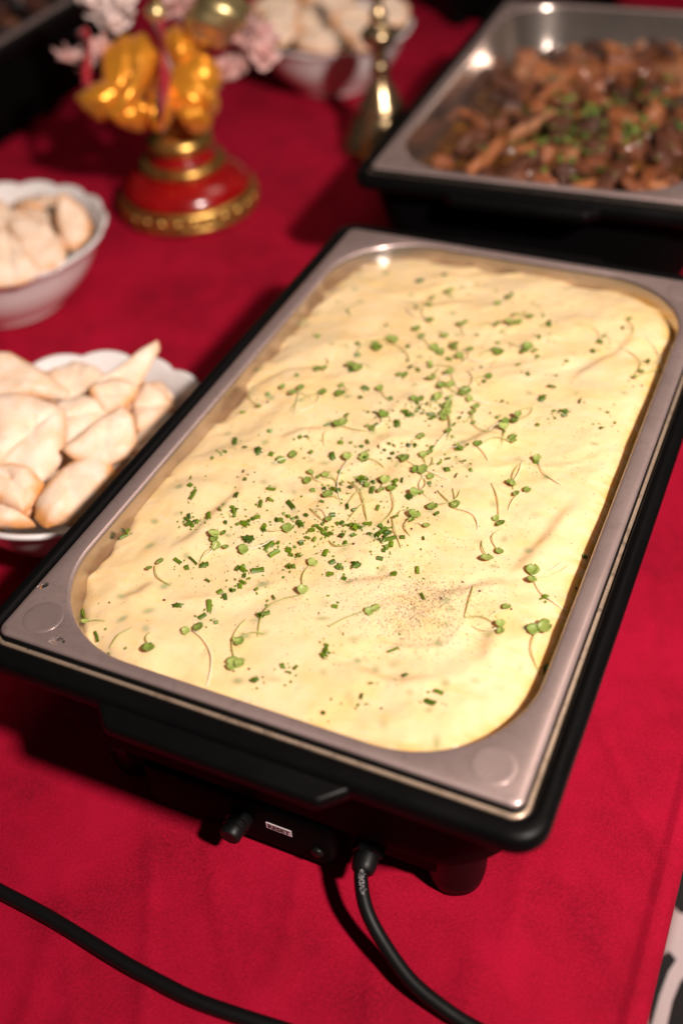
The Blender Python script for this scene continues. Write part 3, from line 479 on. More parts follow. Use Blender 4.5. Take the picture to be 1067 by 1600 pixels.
warmer1 = build_warmer(True)
tag(warmer1, 'black electric food warmer with reset button and cord, holding the mash', 'food warmer', 'food warmers')
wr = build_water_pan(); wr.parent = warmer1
pan1 = build_pan(); tag(pan1, 'steel pan filled with creamy mashed potato', 'pan', 'steel food pans')

plain = build_warmer(False)
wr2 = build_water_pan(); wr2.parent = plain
def place(o, x, y, rz, z=0): o.location = (x, y, z); o.rotation_euler = (0, 0, rz)
W2 = (-0.046, 0.662, math.radians(2.5)); W3 = (-0.988, 0.70, math.radians(3.0)); W4 = (-0.30, 1.50, math.radians(2))
place(plain, *W2); tag(plain, 'black food warmer under the pan of braised meat', 'food warmer', 'food warmers')
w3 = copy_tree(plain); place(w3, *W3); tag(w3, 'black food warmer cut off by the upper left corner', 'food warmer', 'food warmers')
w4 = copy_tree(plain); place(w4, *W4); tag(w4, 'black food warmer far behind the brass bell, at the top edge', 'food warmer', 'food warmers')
pan2 = copy_tree(pan1); place(pan2, *W2); tag(pan2, 'steel pan holding braised meat with chopped herbs', 'pan', 'steel food pans')
pan3 = copy_tree(pan1); place(pan3, *W3); tag(pan3, 'steel pan of dark food in the upper left corner', 'pan', 'steel food pans')

# water drops on the near left of the rim
for x, y, r, a in ((-0.1576, -0.2234, 0.0030, 0.7), (-0.1222, -0.2585, 0.0040, 0.2)):
    me = lathe([(r, 0), (r * 0.9, 0.0002), (r * 0.7, 0.00036), (r * 0.4, 0.00045), (0, 0.0005)], 20)
    d = link('water_drop', me, M['water'], None, (x, y, RIM + 0.0002)); d.scale = (1.25, 0.8, 1); d.rotation_euler = (0, 0, a)
    tag(d, 'water drop on the near left pan corner, ' + ('the one farther back' if r < 0.0035 else 'the one nearer the front edge'), 'water drop', 'water drops')

# ------------------------------------------------------------------ mash
def sd_rr(X, Y, hx, hy, r):
    qx = np.abs(X) - (hx - r); qy = np.abs(Y) - (hy - r)
    return np.hypot(np.maximum(qx, 0), np.maximum(qy, 0)) + np.minimum(np.maximum(qx, qy), 0) - r

def polydist(X, Y, pts):
    best = np.full(X.shape, 1e9); sg = np.zeros(X.shape); tt = np.zeros(X.shape); n = len(pts) - 1
    for i in range(n):
        ax, ay = pts[i]; bx, by = pts[i + 1]; dx, dy = bx - ax, by - ay; L2 = dx * dx + dy * dy
        t = np.clip(((X - ax) * dx + (Y - ay) * dy) / L2, 0, 1)
        ex = X - ax - t * dx; ey = Y - ay - t * dy; d = np.hypot(ex, ey); m = d < best
        best = np.where(m, d, best); sg = np.where(m, np.sign(dx * ey - dy * ex), sg); tt = np.where(m, (i + t) / n, tt)
    return best, sg, tt

def mash_height(X, Y):
    wx = fbm(X * 14 + 2, Y * 14, 2) * 0.03; wy = fbm(X * 14 - 7, Y * 14 + 5, 2) * 0.03
    U = (X + wx); V = (Y + wy)
    along = U * 0.80 + V * 0.60; across = -U * 0.60 + V * 0.80
    rid = gnoise(along * 9 + 4, across * 30 + 1)
    st = -np.sqrt(rid * rid + 0.0016) * 0.0024 + 0.0009
    h = 0.1445 + st + fbm(X * 14, Y * 14, 2) * 0.0034 + fbm(X * 34, Y * 34, 2) * 0.0007 + fbm(X * 95, Y * 95, 2) * 0.00035
    h = h + gnoise(along * 18, across * 60 + 9) * 0.0006
    for i, c in enumerate(CREASES):
        d, s, t = polydist(X, Y, c)
        e = np.clip(np.minimum(t, 1 - t) * 4, 0, 1)
        d = np.sqrt(d * d + (np.clip(-np.minimum(t, 1 - t) + 0.0, 0, 1)) ** 2)
        sg_ = -s * d
        h = h + 0.0015 * np.tanh(sg_ / 0.0034) * np.exp(-(sg_ / 0.013) ** 2) * e
    sd = sd_rr(X, Y, 0.1475, 0.2540, 0.0725)
    dome = np.clip(-sd / 0.05, 0, 1); h = h + 0.0035 * (1 - (1 - dome) ** 2)
    # the heap shrinks back from the wall, more at the left and far side
    pull = np.clip(0.5 - X * 4.5 + Y * 1.2, 0.15, 1.0) * (0.50 + 2.0 * gnoise(X * 24, Y * 24 + 3) + 0.8 * gnoise(X * 70, Y * 70 + 3)) 
    h = h - np.exp(np.clip(sd, -1, 0) / 0.0052) * (0.0030 + 0.0100 * np.clip(pull, 0, 1.6))
    return h, sd
xs = np.linspace(-0.151, 0.151, 330); ys = np.linspace(-0.258, 0.258, 560)
GX, GY = np.meshgrid(xs, ys)
GZ, SD = mash_height(GX, GY)
# pan wall limit at this height
wall = sd_rr(GX, GY, 0.1478, 0.2543, 0.0725)
mm = grid_mesh(GX, GY, GZ, wall < 0.0004)
co = np.empty(len(mm.vertices) * 3); mm.vertices.foreach_get('co', co); co = co.reshape(-1, 3)
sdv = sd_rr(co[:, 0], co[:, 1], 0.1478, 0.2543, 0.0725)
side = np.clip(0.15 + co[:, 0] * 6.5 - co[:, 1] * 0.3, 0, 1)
butter_crease = np.clip(1 - (-sdv) / (0.0035 + 0.008 * side), 0, 1) * np.clip(0.25 + side, 0, 1)
herb = np.zeros(len(co)); rs = np.random.default_rng(5)
for (x, y) in SUBM + [(rs.uniform(-0.13, 0.13), rs.uniform(-0.23, 0.23)) for _ in range(70)]:
    a = rs.random() * math.pi; L = rs.uniform(0.0022, 0.0045); Wd = rs.uniform(0.0018, 0.003)
    ca, sa = math.cos(a), math.sin(a); dx = (co[:, 0] - x); dy = co[:, 1] - y
    q = ((dx * ca + dy * sa) / L) ** 2 + ((-dx * sa + dy * ca) / Wd) ** 2
    herb = np.maximum(herb, np.exp(-q ** 1.3) * rs.uniform(0.35, 0.85))
for c_ in CREASES:  # fold lines get a darker tint in the same mask
    d_, s_, t_ = polydist(co[:, 0], co[:, 1], c_)
    butter_crease = np.maximum(butter_crease, np.exp(-((d_ - 0.0004 * s_) / 0.0030) ** 2) * 0.14 * np.clip(np.minimum(t_, 1 - t_) * 5, 0, 1) * (0.55 + 0.9 * gnoise(co[:, 0] * 90, co[:, 1] * 90)))
butter_crease = np.clip(butter_crease, 0, 1)
for nm, arr in (('butter_crease', butter_crease), ('herb', herb)):
    at_ = mm.attributes.new(nm, 'FLOAT', 'POINT'); at_.data.foreach_set('value', arr.astype(np.float32))
mash = link('mashed_potato', mm, M['mash']); tag(mash, 'creamy yellow mashed potato with green herbs filling the front pan', 'mashed potato')
def mz(x, y):
    fx = min(max((x - xs[0]) / (xs[1] - xs[0]), 0), len(xs) - 1.001); fy = min(max((y - ys[0]) / (ys[1] - ys[0]), 0), len(ys) - 1.001)
    i, j = int(fx), int(fy); a, b = fx - i, fy - j
    return float((GZ[j, i] * (1 - a) + GZ[j, i + 1] * a) * (1 - b) + (GZ[j + 1, i] * (1 - a) + GZ[j + 1, i + 1] * a) * b)
def mnorm(x, y):
    e = 0.002; return Vector((mz(x - e, y) - mz(x + e, y), mz(x, y - e) - mz(x, y + e), 2 * e)).normalized()

# ---- garnish
def where(x, y):
    side = 'near the right wall' if x > 0.095 else ('near the left wall' if x < -0.095 else '')
    row = 'at the near end' if y < -0.16 else ('before the middle' if y < -0.04 else ('beyond the middle' if y < 0.09 else 'toward the far end'))
    return row + (', ' + side if side else ', along the centre')
def chive_mesh(L, r, flat, bend):
    n = 9; V, F = [], []
    for k, t in enumerate((-0.5, 0, 0.5)):
        for i in range(n):
            a = 2 * math.pi * i / n; V.append((t * L, r * math.cos(a), r * flat * math.sin(a) + bend * (1 - 4 * t * t) * L))
    for k, t in enumerate((-0.5, 0.5)):
        for i in range(n):
            a = 2 * math.pi * i / n; V.append((t * L, 0.62 * r * math.cos(a), 0.62 * r * flat * math.sin(a)))
    for k in range(2):
        for i in range(n):
            j = (i + 1) % n; F.append((k * n + i, (k + 1) * n + i, (k + 1) * n + j, k * n + j))
    for i in range(n):
        j = (i + 1) % n
        F.append((i, j, 3 * n + j, 3 * n + i)); F.append((2 * n + j, 2 * n + i, 4 * n + i, 4 * n + j))
        F.append((3 * n + i, 3 * n + j, 4 * n + j, 4 * n + i))
    me = mesh(V, F); me.materials.append(M['chive']); sharp(me, 40); return me
short = [chive_mesh(random.uniform(0.0020, 0.0034), random.uniform(0.0011, 0.0017), random.uniform(0.55, 0.9), random.uniform(-0.05, 0.08)) for _ in range(8)]
longs = [chive_mesh(random.uniform(0.0046, 0.0062), random.uniform(0.0012, 0.0017), random.uniform(0.55, 0.85), random.uniform(-0.05, 0.1)) for _ in range(5)]
placed = []
for x, y, lg in CHIVES:
    me = random.choice(longs if lg else short); o = link('chive_piece', me)
    near = sum(1 for p in placed if (p[0] - x) ** 2 + (p[1] - y) ** 2 < 0.0024 ** 2); placed.append((x, y))
    n = mnorm(x, y); q = n.to_track_quat('Z', 'Y')
    tilt = 0.25 if lg else (0.9 if random.random() < 0.3 else 0.3)
    e = Euler((random.uniform(-3, 3), random.uniform(-tilt, tilt), random.uniform(0, 6.28)))
    o.rotation_euler = (q @ Euler((0, 0, e.z)).to_quaternion() @ Euler((e.x, 0, 0)).to_quaternion() @ Euler((0, e.y, 0)).to_quaternion()).to_euler()
    o.location = Vector((x, y, mz(x, y))) + n * (0.0007 + 0.0014 * near)
    s = random.uniform(1.0, 1.35); o.scale = (s * random.uniform(0.7, 1.25), s * random.uniform(0.85, 1.15), s * random.uniform(0.7, 1.0))
    w = where(x, y); k_ = 'longer' if lg else 'short'; tag(o, f'{k_} green chive piece on the mash {w}', 'chive', f'{k_} chive pieces {w}')

def flake_mesh(size):
    n = 14; pts = []
    for i in range(n):
        a = 2 * math.pi * i / n; rr = size * (0.55 + 0.5 * random.random()) * (1.0 if i % 2 else 0.72)
        pts.append((rr * math.cos(a) * 1.15, rr * math.sin(a) * 0.75))
    V = [(0, 0, 0.0009)] + [(x, y, 0.0006 * random.random()) for x, y in pts] + [(0, 0, 0.0005)] + [(x, y, -0.0002 + 0.0003 * random.random()) for x, y in pts]
    F = []
    for i in range(n):
        j = (i + 1) % n; F += [(0, 1 + i, 1 + j), (n + 1, n + 2 + j, n + 2 + i), (1 + i, n + 2 + i, n + 2 + j, 1 + j)]
    me = mesh(V, F); me.materials.append(M['flake']); return me
fm = [flake_mesh(random.uniform(0.0036, 0.0050)) for _ in range(6)]
for x, y in FLAKES:
    o = link('herb_flake', random.choice(fm)); n = mnorm(x, y)
    o.rotation_euler = (n.to_track_quat('Z', 'Y') @ Euler((random.uniform(-0.35, 0.35), random.uniform(-0.35, 0.35), random.uniform(0, 6.28))).to_quaternion()).to_euler()
    o.location = Vector((x, y, mz(x, y))) + n * 0.0008
    w = where(x, y); tag(o, f'torn dark green herb flake on the mash {w}', 'herb', f'torn herb flakes {w}')

def cot_leaf(size):
    # heart-shaped seed leaf, cupped, with thickness; stalk end at the origin, growing along +x
    n = 9; m = 6; V = []; 
    for side in (1, -1):
        for i in range(n):
            t = i / (n - 1)
            half = math.sin(math.pi * min(1, t * 0.93 + 0.04)) ** 0.62 * (0.50 + 0.18 * t)
            for k in range(m):
                w = (k / (m - 1)) * 2 - 1
                notch = 0.20 * max(0, 1 - abs(w) * 2.2) * max(0, t - 0.55) / 0.45
                x = (t - notch) * size; yv = w * half * size
                z = 0.20 * size * (w * w * 0.7 + (t - 0.5) ** 2 * 1.2) * (1 if side else 1)
                V.append((x, yv, z + side * 0.00016))
    F = []
    N = n * m
    for i in range(n - 1):
        for k in range(m - 1):
            a = i * m + k; F.append((a, a + m, a + m + 1, a + 1)); F.append((N + a, N + a + 1, N + a + m + 1, N + a + m))
    rimi = [k for k in range(m)] + [i * m + m - 1 for i in range(1, n)] + [(n - 1) * m + k for k in range(m - 2, -1, -1)] + [i * m for i in range(n - 2, 0, -1)]
    for q in range(len(rimi)):
        a, b = rimi[q], rimi[(q + 1) % len(rimi)]; F.append((a, b, N + b, N + a))
    me = mesh(V, F); me.materials.append(M['leaf']); return me
LEAF = [cot_leaf(s) for s in (0.0052, 0.0060, 0.0068, 0.0076)]

def make_sprout(leaves, root, label, group):
    lx = sum(l[0] for l in leaves) / len(leaves); ly = sum(l[1] for l in leaves) / len(leaves)
    dx, dy = root[0] - lx, root[1] - ly; D = math.hypot(dx, dy) + 1e-6
    px, py = -dy / D, dx / D; bow = random.uniform(-0.28, 0.28) * D
    e = empty('cress_sprout', (lx, ly, mz(lx, ly)))
    pts = []
    lift = random.uniform(0.0004, 0.0018)
    for t in (0, 0.25, 0.5, 0.75, 1.0):
        x = lx + dx * t + px * bow * math.sin(math.pi * t) ; y = ly + dy * t + py * bow * math.sin(math.pi * t)
        z = mz(x, y) + 0.0002 + lift * (1 - t) ** 1.5 + (0.0012 * math.sin(math.pi * t))
        pts.append(Vector((x, y, z)) - e.location)
    st = link('stem', tube(spline(pts, 5), lambda t: 0.00036 + 0.00010 * t, 6), M['stem'] if random.random() < 0.55 else M['stem_green'], e)
    top = pts[0]
    for i, l in enumerate(leaves):
        me = random.choice(LEAF[1:] if len(leaves) == 1 else LEAF)
        tgt = Vector((l[0] - e.location.x, l[1] - e.location.y, 0)); d = tgt - Vector((top.x, top.y, 0))
        if d.length < 0.0012: d = Vector((-dx, -dy, 0)).normalized() * 0.002; d.rotate(Euler((0, 0, random.uniform(-0.6, 0.6))))
        a = math.atan2(d.y, d.x)
        lf = link('leaf', me, None, e)
        ls = random.uniform(0.62, 1.15); lf.scale = (ls, ls * random.uniform(0.75, 1.1), ls); size = max(v.co.x for v in me.vertices) * ls
        base = tgt - d.normalized() * size * 0.5 if len(leaves) > 1 else top - Vector((0, 0, 0))
        lf.location = Vector((base.x, base.y, 0)) + Vector((0, 0, top.z + 0.0002))
        lf.rotation_euler = Euler((random.uniform(-0.35, 0.35), random.uniform(-0.35, 0.12), a))
        wxy = e.location + Vector((base.x + math.cos(a) * size, base.y + math.sin(a) * size, 0))
        lo = mz(wxy.x, wxy.y) + 0.0008 - (e.location.z + lf.location.z)
        if lf.rotation_euler[1] > -math.atan2(lo, size): lf.rotation_euler[1] = -math.atan2(lo, size) - 0.05
    tag(e, label, 'sprout', group)
    return e
for L, R in SPROUTS:
    x, y = L[0]; k = 'two-leaf' if len(L) > 1 else 'one-leaf'
    w = where(x, y)
    make_sprout(L, R, f'{k} cress sprout lying on the mash {w}', f'{k} cress sprouts {w}')
ex = random.Random(21)
for cx, cy, sx, sy, n in ((0.0, 0.085, 0.028, 0.03, 12), (0.01, 0.01, 0.03, 0.022, 9), (-0.06, 0.075, 0.02, 0.02, 5), (0.02, 0.165, 0.03, 0.02, 6), (0.0, -0.06, 0.03, 0.02, 6)):
    for _ in range(n):
        x, y = ex.gauss(cx, sx), ex.gauss(cy, sy); a = ex.uniform(0, 6.28); d = ex.uniform(0.007, 0.022)
        two = ex.random() < 0.35; L = [[x, y]] + ([[x + 0.005 * math.cos(a + 1.7), y + 0.005 * math.sin(a + 1.7)]] if two else [])
        k = 'two-leaf' if two else 'one-leaf'; w = where(x, y)
        make_sprout(L, [x + d * math.cos(a), y + d * math.sin(a)], f'{k} cress sprout lying on the mash {w}', f'{k} cress sprouts {w}')
V, F = [], []
for x0, y0, lg in CHIVES:
    for _ in range(3):
        x, y = x0 + ex.gauss(0, 0.0045), y0 + ex.gauss(0, 0.0045)
        if float(sd_rr(np.array(x), np.array(y), 0.146, 0.252, 0.07)) > -0.003: continue
        z = mz(x, y); r = ex.uniform(0.0003, 0.0010); a = ex.uniform(0, 6.28); k = len(V); e_ = ex.uniform(0.35, 0.9)
        for dx, dy in ((r, -r * e_), (r, r * e_), (-r, r * e_), (-r, -r * e_)):
            V.append((x + dx * math.cos(a) - dy * math.sin(a), y + dx * math.sin(a) + dy * math.cos(a), z - 0.0001))
        for dx, dy in ((r, -r * e_), (r, r * e_), (-r, r * e_), (-r, -r * e_)):
            V.append((x + 0.8 * (dx * math.cos(a) - dy * math.sin(a)), y + 0.8 * (dx * math.sin(a) + dy * math.cos(a)), z + r * ex.uniform(0.4, 0.9)))
        F += [(k + 4, k + 5, k + 6, k + 7)] + [(k + i, k + (i + 1) % 4, k + 4 + (i + 1) % 4, k + 4 + i) for i in range(4)]
tag(link('herb_crumbs', mesh(V, F), M['chive'], smooth=False), 'fine green chive crumbs strewn between the larger pieces on the mash', 'herb', kind='stuff')
for P in STEMS:
    mid = P[1]; e0 = Vector((mid[0], mid[1], mz(*mid)))
    pts = [Vector((p[0], p[1], mz(*p) + (0.0006 if i != 1 else 0.002))) - e0 for i, p in enumerate(P)]
    o = link('sprout_thread', tube(spline(pts, 8), 0.00042, 6), M['stem_green'], None, e0)
    tag(o, 'bare thread-thin green sprout stem curved on the mash', 'stem', 'bare stems on the mash')
sm = lathe([(0, -0.0008), (0.0005, -0.0005), (0.0007, 0), (0.0005, 0.0006), (0, 0.0009)], 8); sm.materials.append(M['seed'])
for x, y in SEEDS:
    o = link('seed', sm, None, None, (x, y, mz(x, y) + 0.0005)); o.rotation_euler = (random.uniform(0, 3), random.uniform(0, 3), random.uniform(0, 3)); s = random.uniform(0.7, 1.15); o.scale = (s, s, s)
    w = where(x, y); tag(o, f'tiny dark seed on the mash {w}', 'seed', f'dark seeds {w}')
V, F = [], []
for x, y, sx, sy, n in PEPPER + PEPPER[:2]:
    PX = x + RNG.normal(0, sx, n) ; PY = y + RNG.normal(0, sy, n)
    ok = sd_rr(PX, PY, 0.146, 0.252, 0.07) < -0.002
    PX, PY = PX[ok], PY[ok]; PZ = mash_height(PX, PY)[0]
    for a, b, c in zip(PX, PY, PZ):
        r = 0.00020 + 0.00036 * random.random() ** 2.5; k = len(V)
        for d in ((1, 0, 0), (-0.5, 0.87, 0), (-0.5, -0.87, 0), (0, 0, 1.0)): V.append((a + d[0] * r, b + d[1] * r, c + d[2] * r))
        F += [(k, k + 1, k + 3), (k + 1, k + 2, k + 3), (k + 2, k, k + 3)]
tag(link('ground_pepper', mesh(V, F), M['pepper'], smooth=False), 'fine ground black pepper sprinkled over the mash', 'pepper', kind='stuff')

# ------------------------------------------------------------------ bowls of bread
def build_bowl():
    root = empty('bread_bowl'); nsc = 16
    def mod(r, z, a):
        k = max(0.0, min(1.0, (z - 0.058) / 0.027)); 
        w = abs(math.sin(a * nsc / 2)) ** 0.8
        return r * (1 + 0.030 * k * k * (w - 0.5)), z + 0.0030 * k * k * (w - 0.5)
    prof = [(0, 0.004), (0.050, 0.004), (0.053, 0.0), (0.060, 0.0), (0.062, 0.004), (0.066, 0.010), (0.083, 0.024), (0.098, 0.042), (0.107, 0.058), (0.112, 0.070), (0.116, 0.076), (0.1205, 0.080), (0.1232, 0.0835), (0.1232, 0.0860), (0.1212, 0.0868), (0.1180, 0.0848), (0.1135, 0.0800), (0.1090, 0.074), (0.104, 0.060), (0.094, 0.043), (0.079, 0.026), (0.060, 0.014), (0, 0.010)]
    link('bowl_body', lathe(prof, 128, mod), M['porcelain'], root)
    return root
BC = {'A': (-0.300, -0.022), 'B': (-0.590, 0.255), 'C': (-0.505, 0.960)}
bowlA = build_bowl(); place(bowlA, *BC['A'], 0.1)
bowlB = copy_tree(bowlA); place(bowlB, *BC['B'], 0.4)
bowlC = copy_tree(bowlA); place(bowlC, *BC['C'], 0.2)
tag(bowlA, 'white scalloped bowl of bread right beside the front warmer', 'bowl', 'white bread bowls')
tag(bowlB, 'white scalloped bowl of bread cut off by the left edge', 'bowl', 'white bread bowls')
tag(bowlC, 'white scalloped bowl of bread farthest back, behind the brass bell', 'bowl', 'white bread bowls')

def pillow(outline, th, seed, nr=9, na=44, brown=0.5):
    rs = np.random.default_rng(seed)
    P = np.array(outline); k = len(P)
    # closed smooth outline
    pts = []
    sp = [Vector((*P[i % k], 0)) for i in range(k)]
    for i in range(k):
        p0, p1, p2, p3 = sp[i - 1], sp[i], sp[(i + 1) % k], sp[(i + 2) % k]
        for q in range(8):
            t = q / 8; pts.append((p1.lerp(p2, t)) * 0.72 + 0.28 * 0.5 * ((2 * p1) + (p2 - p0) * t + (2 * p0 - 5 * p1 + 4 * p2 - p3) * t * t + (3 * p1 - p0 - 3 * p2 + p3) * t ** 3))
    pts = np.array([(p.x, p.y) for p in pts]); m = len(pts)
    V = []; B = []; ox, oy = rs.random(2) * 50
    ax = rs.random() * 6.28; 
    rr = np.array([0, 0.2, 0.4, 0.58, 0.72, 0.84, 0.92, 0.975, 1.0])
    for s in (1, -1):
        for i, r in enumerate(rr):
            for j in range(m):
                x, y = pts[j] * r
                z = s * th * 0.5 * (0.55 * (1 - r ** 3) + 0.45 * (1 - r ** 9) ** 0.5)
                z += 0.0042 * float(gnoise(np.array(x * 45 + ox), np.array(y * 45 + oy))) * (1 if s > 0 else 0.5)
                cr = (x * math.cos(ax) + y * math.sin(ax)) + 0.004 * float(gnoise(np.array(x * 90 + oy), np.array(y * 90)))
                z -= s * (0.0034 if seed % 2 == 0 else 0.0010) * math.exp(-(cr / 0.0028) ** 2) * (1 - r * r)
                z += 0.10 * (x * x + y * y) / 0.03 * 0.12
                V.append((x, y, z)); B.append(min(1, brown * (0.14 + 2.5 * (max(0, r - 0.55) / 0.45) ** 1.6 * (0.7 + 0.8 * float(gnoise(np.array(x * 35 + oy), np.array(y * 35 + ox)))))))
    F = []; R = len(rr); N = R * m
    for s in range(2):
        for i in range(R - 1):
            for j in range(m):
                a, b, c, d = s * N + i * m + j, s * N + i * m + (j + 1) % m, s * N + (i + 1) * m + (j + 1) % m, s * N + (i + 1) * m + j
                F.append((a, d, c, b) if s == 0 else (a, b, c, d))
    me = mesh(V, F)
    at_ = me.attributes.new('brown', 'FLOAT', 'POINT'); at_.data.foreach_set('value', np.clip(np.array(B), 0, 1).astype(np.float32))
    bm = bmesh.new(); bm.from_mesh(me); bmesh.ops.remove_doubles(bm, verts=bm.verts, dist=1e-5); bmesh.ops.recalc_face_normals(bm, faces=bm.faces); bm.to_mesh(me); bm.free()
    me.materials.append(M['bread']); return me
BL = {'A': ['browned bread piece at the back left of the near bowl', 'large pale folded bread piece on top of the near bowl', 'pale bread piece at the back of the near bowl', 'flat pale bread piece in the middle of the near bowl', 'bread piece with a pointed tip sticking up past the near bowl rim', 'small browned bread piece under the pointed one', 'half-round bread piece on top at the centre right of the near bowl', 'shell-like bread piece by the right rim of the near bowl', 'golden half-moon bread piece at the front of the near bowl', 'orange-browned bread piece at the front left of the near bowl', 'low bread piece against the front left rim of the near bowl', 'bread piece tucked beside the half-moon, touching the warmer side', 'narrow bread piece low at the right of the near bowl', 'bread piece at the far left of the near bowl, cut by the frame', 'bread piece at the left of the near bowl, mostly out of frame'],
      'B': ['golden bread wedge standing at the right of the left-edge bowl', 'flat bread wedge in the middle of the left-edge bowl', 'large pale bread wedge at the front of the left-edge bowl', 'bread piece at the back of the left-edge bowl', 'small bread piece low at the back of the left-edge bowl', 'bread piece at the far left of the left-edge bowl', 'bread piece at the front left of the left-edge bowl'],
      'C': ['bread piece at the left of the farthest bowl', 'browned bread piece on top of the farthest bowl', 'bread piece at the front rim of the farthest bowl', 'bread piece beside the bell in the farthest bowl', 'bread piece behind the bell at the right of the farthest bowl', 'bread piece at the back left of the farthest bowl', 'bread piece at the back of the farthest bowl', 'pale bread piece at the far right of the farthest bowl']}
cnt = {'A': 0, 'B': 0, 'C': 0}
for bi, (bw, C, n, out, th, brn) in enumerate(BREAD):
    me = pillow([(1.07 * p[0], 1.07 * p[1]) for p in out], th * 0.85, bi + 3, brown=brn)
    n = Vector(n); e1 = Vector((0, 1, 0)).cross(n).normalized(); e2 = n.cross(e1)
    o = link('bread_piece', me)
    o.matrix_world = Matrix(((e1.x, e2.x, n.x, C[0]), (e1.y, e2.y, n.y, C[1]), (e1.z, e2.z, n.z, C[2]), (0, 0, 0, 1)))
    tag(o, BL[bw][cnt[bw]], 'bread', 'bread pieces in bowls'); cnt[bw] += 1
# lower layer of bread in each bowl
gen = [pillow([(0.028 * math.cos(a) * random.uniform(0.8, 1.15), 0.024 * math.sin(a) * random.uniform(0.8, 1.15)) for a in np.linspace(0, 5.4, 7)], 0.02, 90 + i, brown=0.5) for i in range(3)]
for bw, (bx, by) in BC.items():
    for k in range(17):
        a = k * 2.4 + 0.3; rr = 0.0 if k == 0 else (0.045 if k < 5 else 0.076)
        o = link('bread_piece', gen[k % 3]); o.location = (bx + rr * math.cos(a), by + rr * math.sin(a), 0.062 if rr < 0.06 else (0.070 if k < 11 else 0.081))
        o.rotation_euler = (random.uniform(-0.4, 0.4), random.uniform(-0.4, 0.4), random.uniform(0, 6))
        nm = {'A': 'near', 'B': 'left-edge', 'C': 'farthest'}[bw]
        tag(o, f'bread piece lying deeper in the {nm} bowl under the top ones', 'bread', f'lower bread pieces in the {nm} bowl')

# ------------------------------------------------------------------ brass bell
bell = empty('brass_bell', (-0.345, 0.770, 0))
link('bell_skirt', lathe([(0.050, 0.002), (0.056, 0.0), (0.0575, 0.003), (0.055, 0.008), (0.049, 0.020), (0.042, 0.034), (0.035, 0.046), (0.031, 0.053), (0.0315, 0.055), (0.0295, 0.057), (0.025, 0.066), (0.019, 0.080), (0.0115, 0.090), (0.009, 0.094), (0, 0.094)], 56), M['brass'], bell)
h = link('handle', lathe([(0.008, 0.092), (0.012, 0.097), (0.0135, 0.104), (0.0115, 0.112), (0.0085, 0.116), (0.0105, 0.119), (0.0105, 0.123), (0.008, 0.127), (0.010, 0.130), (0.020, 0.138), (0.0245, 0.146), (0.023, 0.153), (0.014, 0.160), (0.008, 0.163), (0.010, 0.166), (0.0115, 0.172), (0.009, 0.178), (0.006, 0.182), (0.0055, 0.21), (0.008, 0.225), (0.009, 0.25), (0.006, 0.262), (0, 0.265)], 40), M['brass'], bell)
tag(bell, 'brass hand bell with beaded handle in front of the farthest bowl', 'bell')

# ------------------------------------------------------------------ festive ornament
SX, SY = -0.515, 0.530
orn = empty('festive_ornament', (SX, SY, 0))
link('base_ring', lathe([(0.080, 0.0), (0.087, 0.0), (0.0895, 0.004), (0.0895, 0.007), (0.086, 0.010), (0.0885, 0.020), (0.087, 0.025), (0.083, 0.027), (0.0, 0.027)], 64), M['gold'], orn)
for i in range(26):
    a = 2 * math.pi * i / 26
    b = link('bead', lathe([(0, -0.0065), (0.004, -0.0045), (0.0055, 0), (0.004, 0.0045), (0, 0.0065)], 10) if i == 0 else bead_me, M['gold'], orn, (0.086 * math.cos(a), 0.086 * math.sin(a), 0.0145))
    bead_me = b.data; b.rotation_euler = (0.5 if i % 2 else -0.5, 0, a); b.scale = (1, 1.3, 1)
link('dome', lathe([(0.083, 0.0265), (0.0815, 0.033), (0.077, 0.040), (0.068, 0.047), (0.056, 0.052), (0.050, 0.054), (0, 0.054)], 64), M['lacquer'], orn)
link('collar', lathe([(0.050, 0.053), (0.0535, 0.056), (0.0545, 0.060), (0.052, 0.064), (0.046, 0.066), (0, 0.066)], 56), M['gold'], orn)
link('neck', lathe([(0.045, 0.065), (0.041, 0.069), (0.036, 0.074), (0.034, 0.078), (0, 0.078)], 48), M['lacquer'], orn)
link('cup', lathe([(0.035, 0.077), (0.041, 0.081), (0.0425, 0.087), (0.039, 0.094), (0.030, 0.099), (0.024, 0.104), (0.026, 0.110), (0.023, 0.116), (0.012, 0.122), (0.004, 0.13), (0.004, 0.30), (0, 0.30)], 48), M['gold'], orn)

def at_orn(px, py, toward=0.0, z=0.15):
    # offsets in metres across and up the photographer's view, measured from the ornament's stem
    p = Vector((0, 0, z)) + RT * px + UP * py
    return p + (CAM - Vector((SX, SY, 0)) - p).normalized() * toward
def puff(size, seed, folds=7, squash=(1, 1, 1)):
    bm = bmesh.new(); bmesh.ops.create_icosphere(bm, subdivisions=4, radius=1.0)
    rs = np.random.default_rng(seed); ph = rs.random(4) * 6
    for v in bm.verts:
        p = v.co.copy(); a = math.atan2(p.y, p.x)
        f = 0.09 * math.sin(folds * a + ph[0] + 1.5 * p.z) * (1 - p.z ** 2) + 0.08 * math.sin(3 * p.z + 2 * a + ph[1]) + 0.05 * math.sin(9 * p.x + 5 * p.z + ph[2])
        p *= 1 + f
        p.x *= (1.0 - 0.25 * p.z)
        v.co = Vector((p.x * squash[0], p.y * squash[1], p.z * squash[2])) * size
    me = bpy.data.meshes.new('m'); bm.to_mesh(me); bm.free(); return me
def add_puff(name, loc, size, seed, mat, squash, roll, folds=7):
    o = link(name, puff(size, seed, folds, squash), mat, orn)
    q = Matrix(((RT.x, -FW.x, UP.x), (RT.y, -FW.y, UP.y), (RT.z, -FW.z, UP.z))).to_quaternion()
    o.rotation_euler = (q @ Euler((0, roll, 0)).to_quaternion()).to_euler(); o.location = loc
    return o
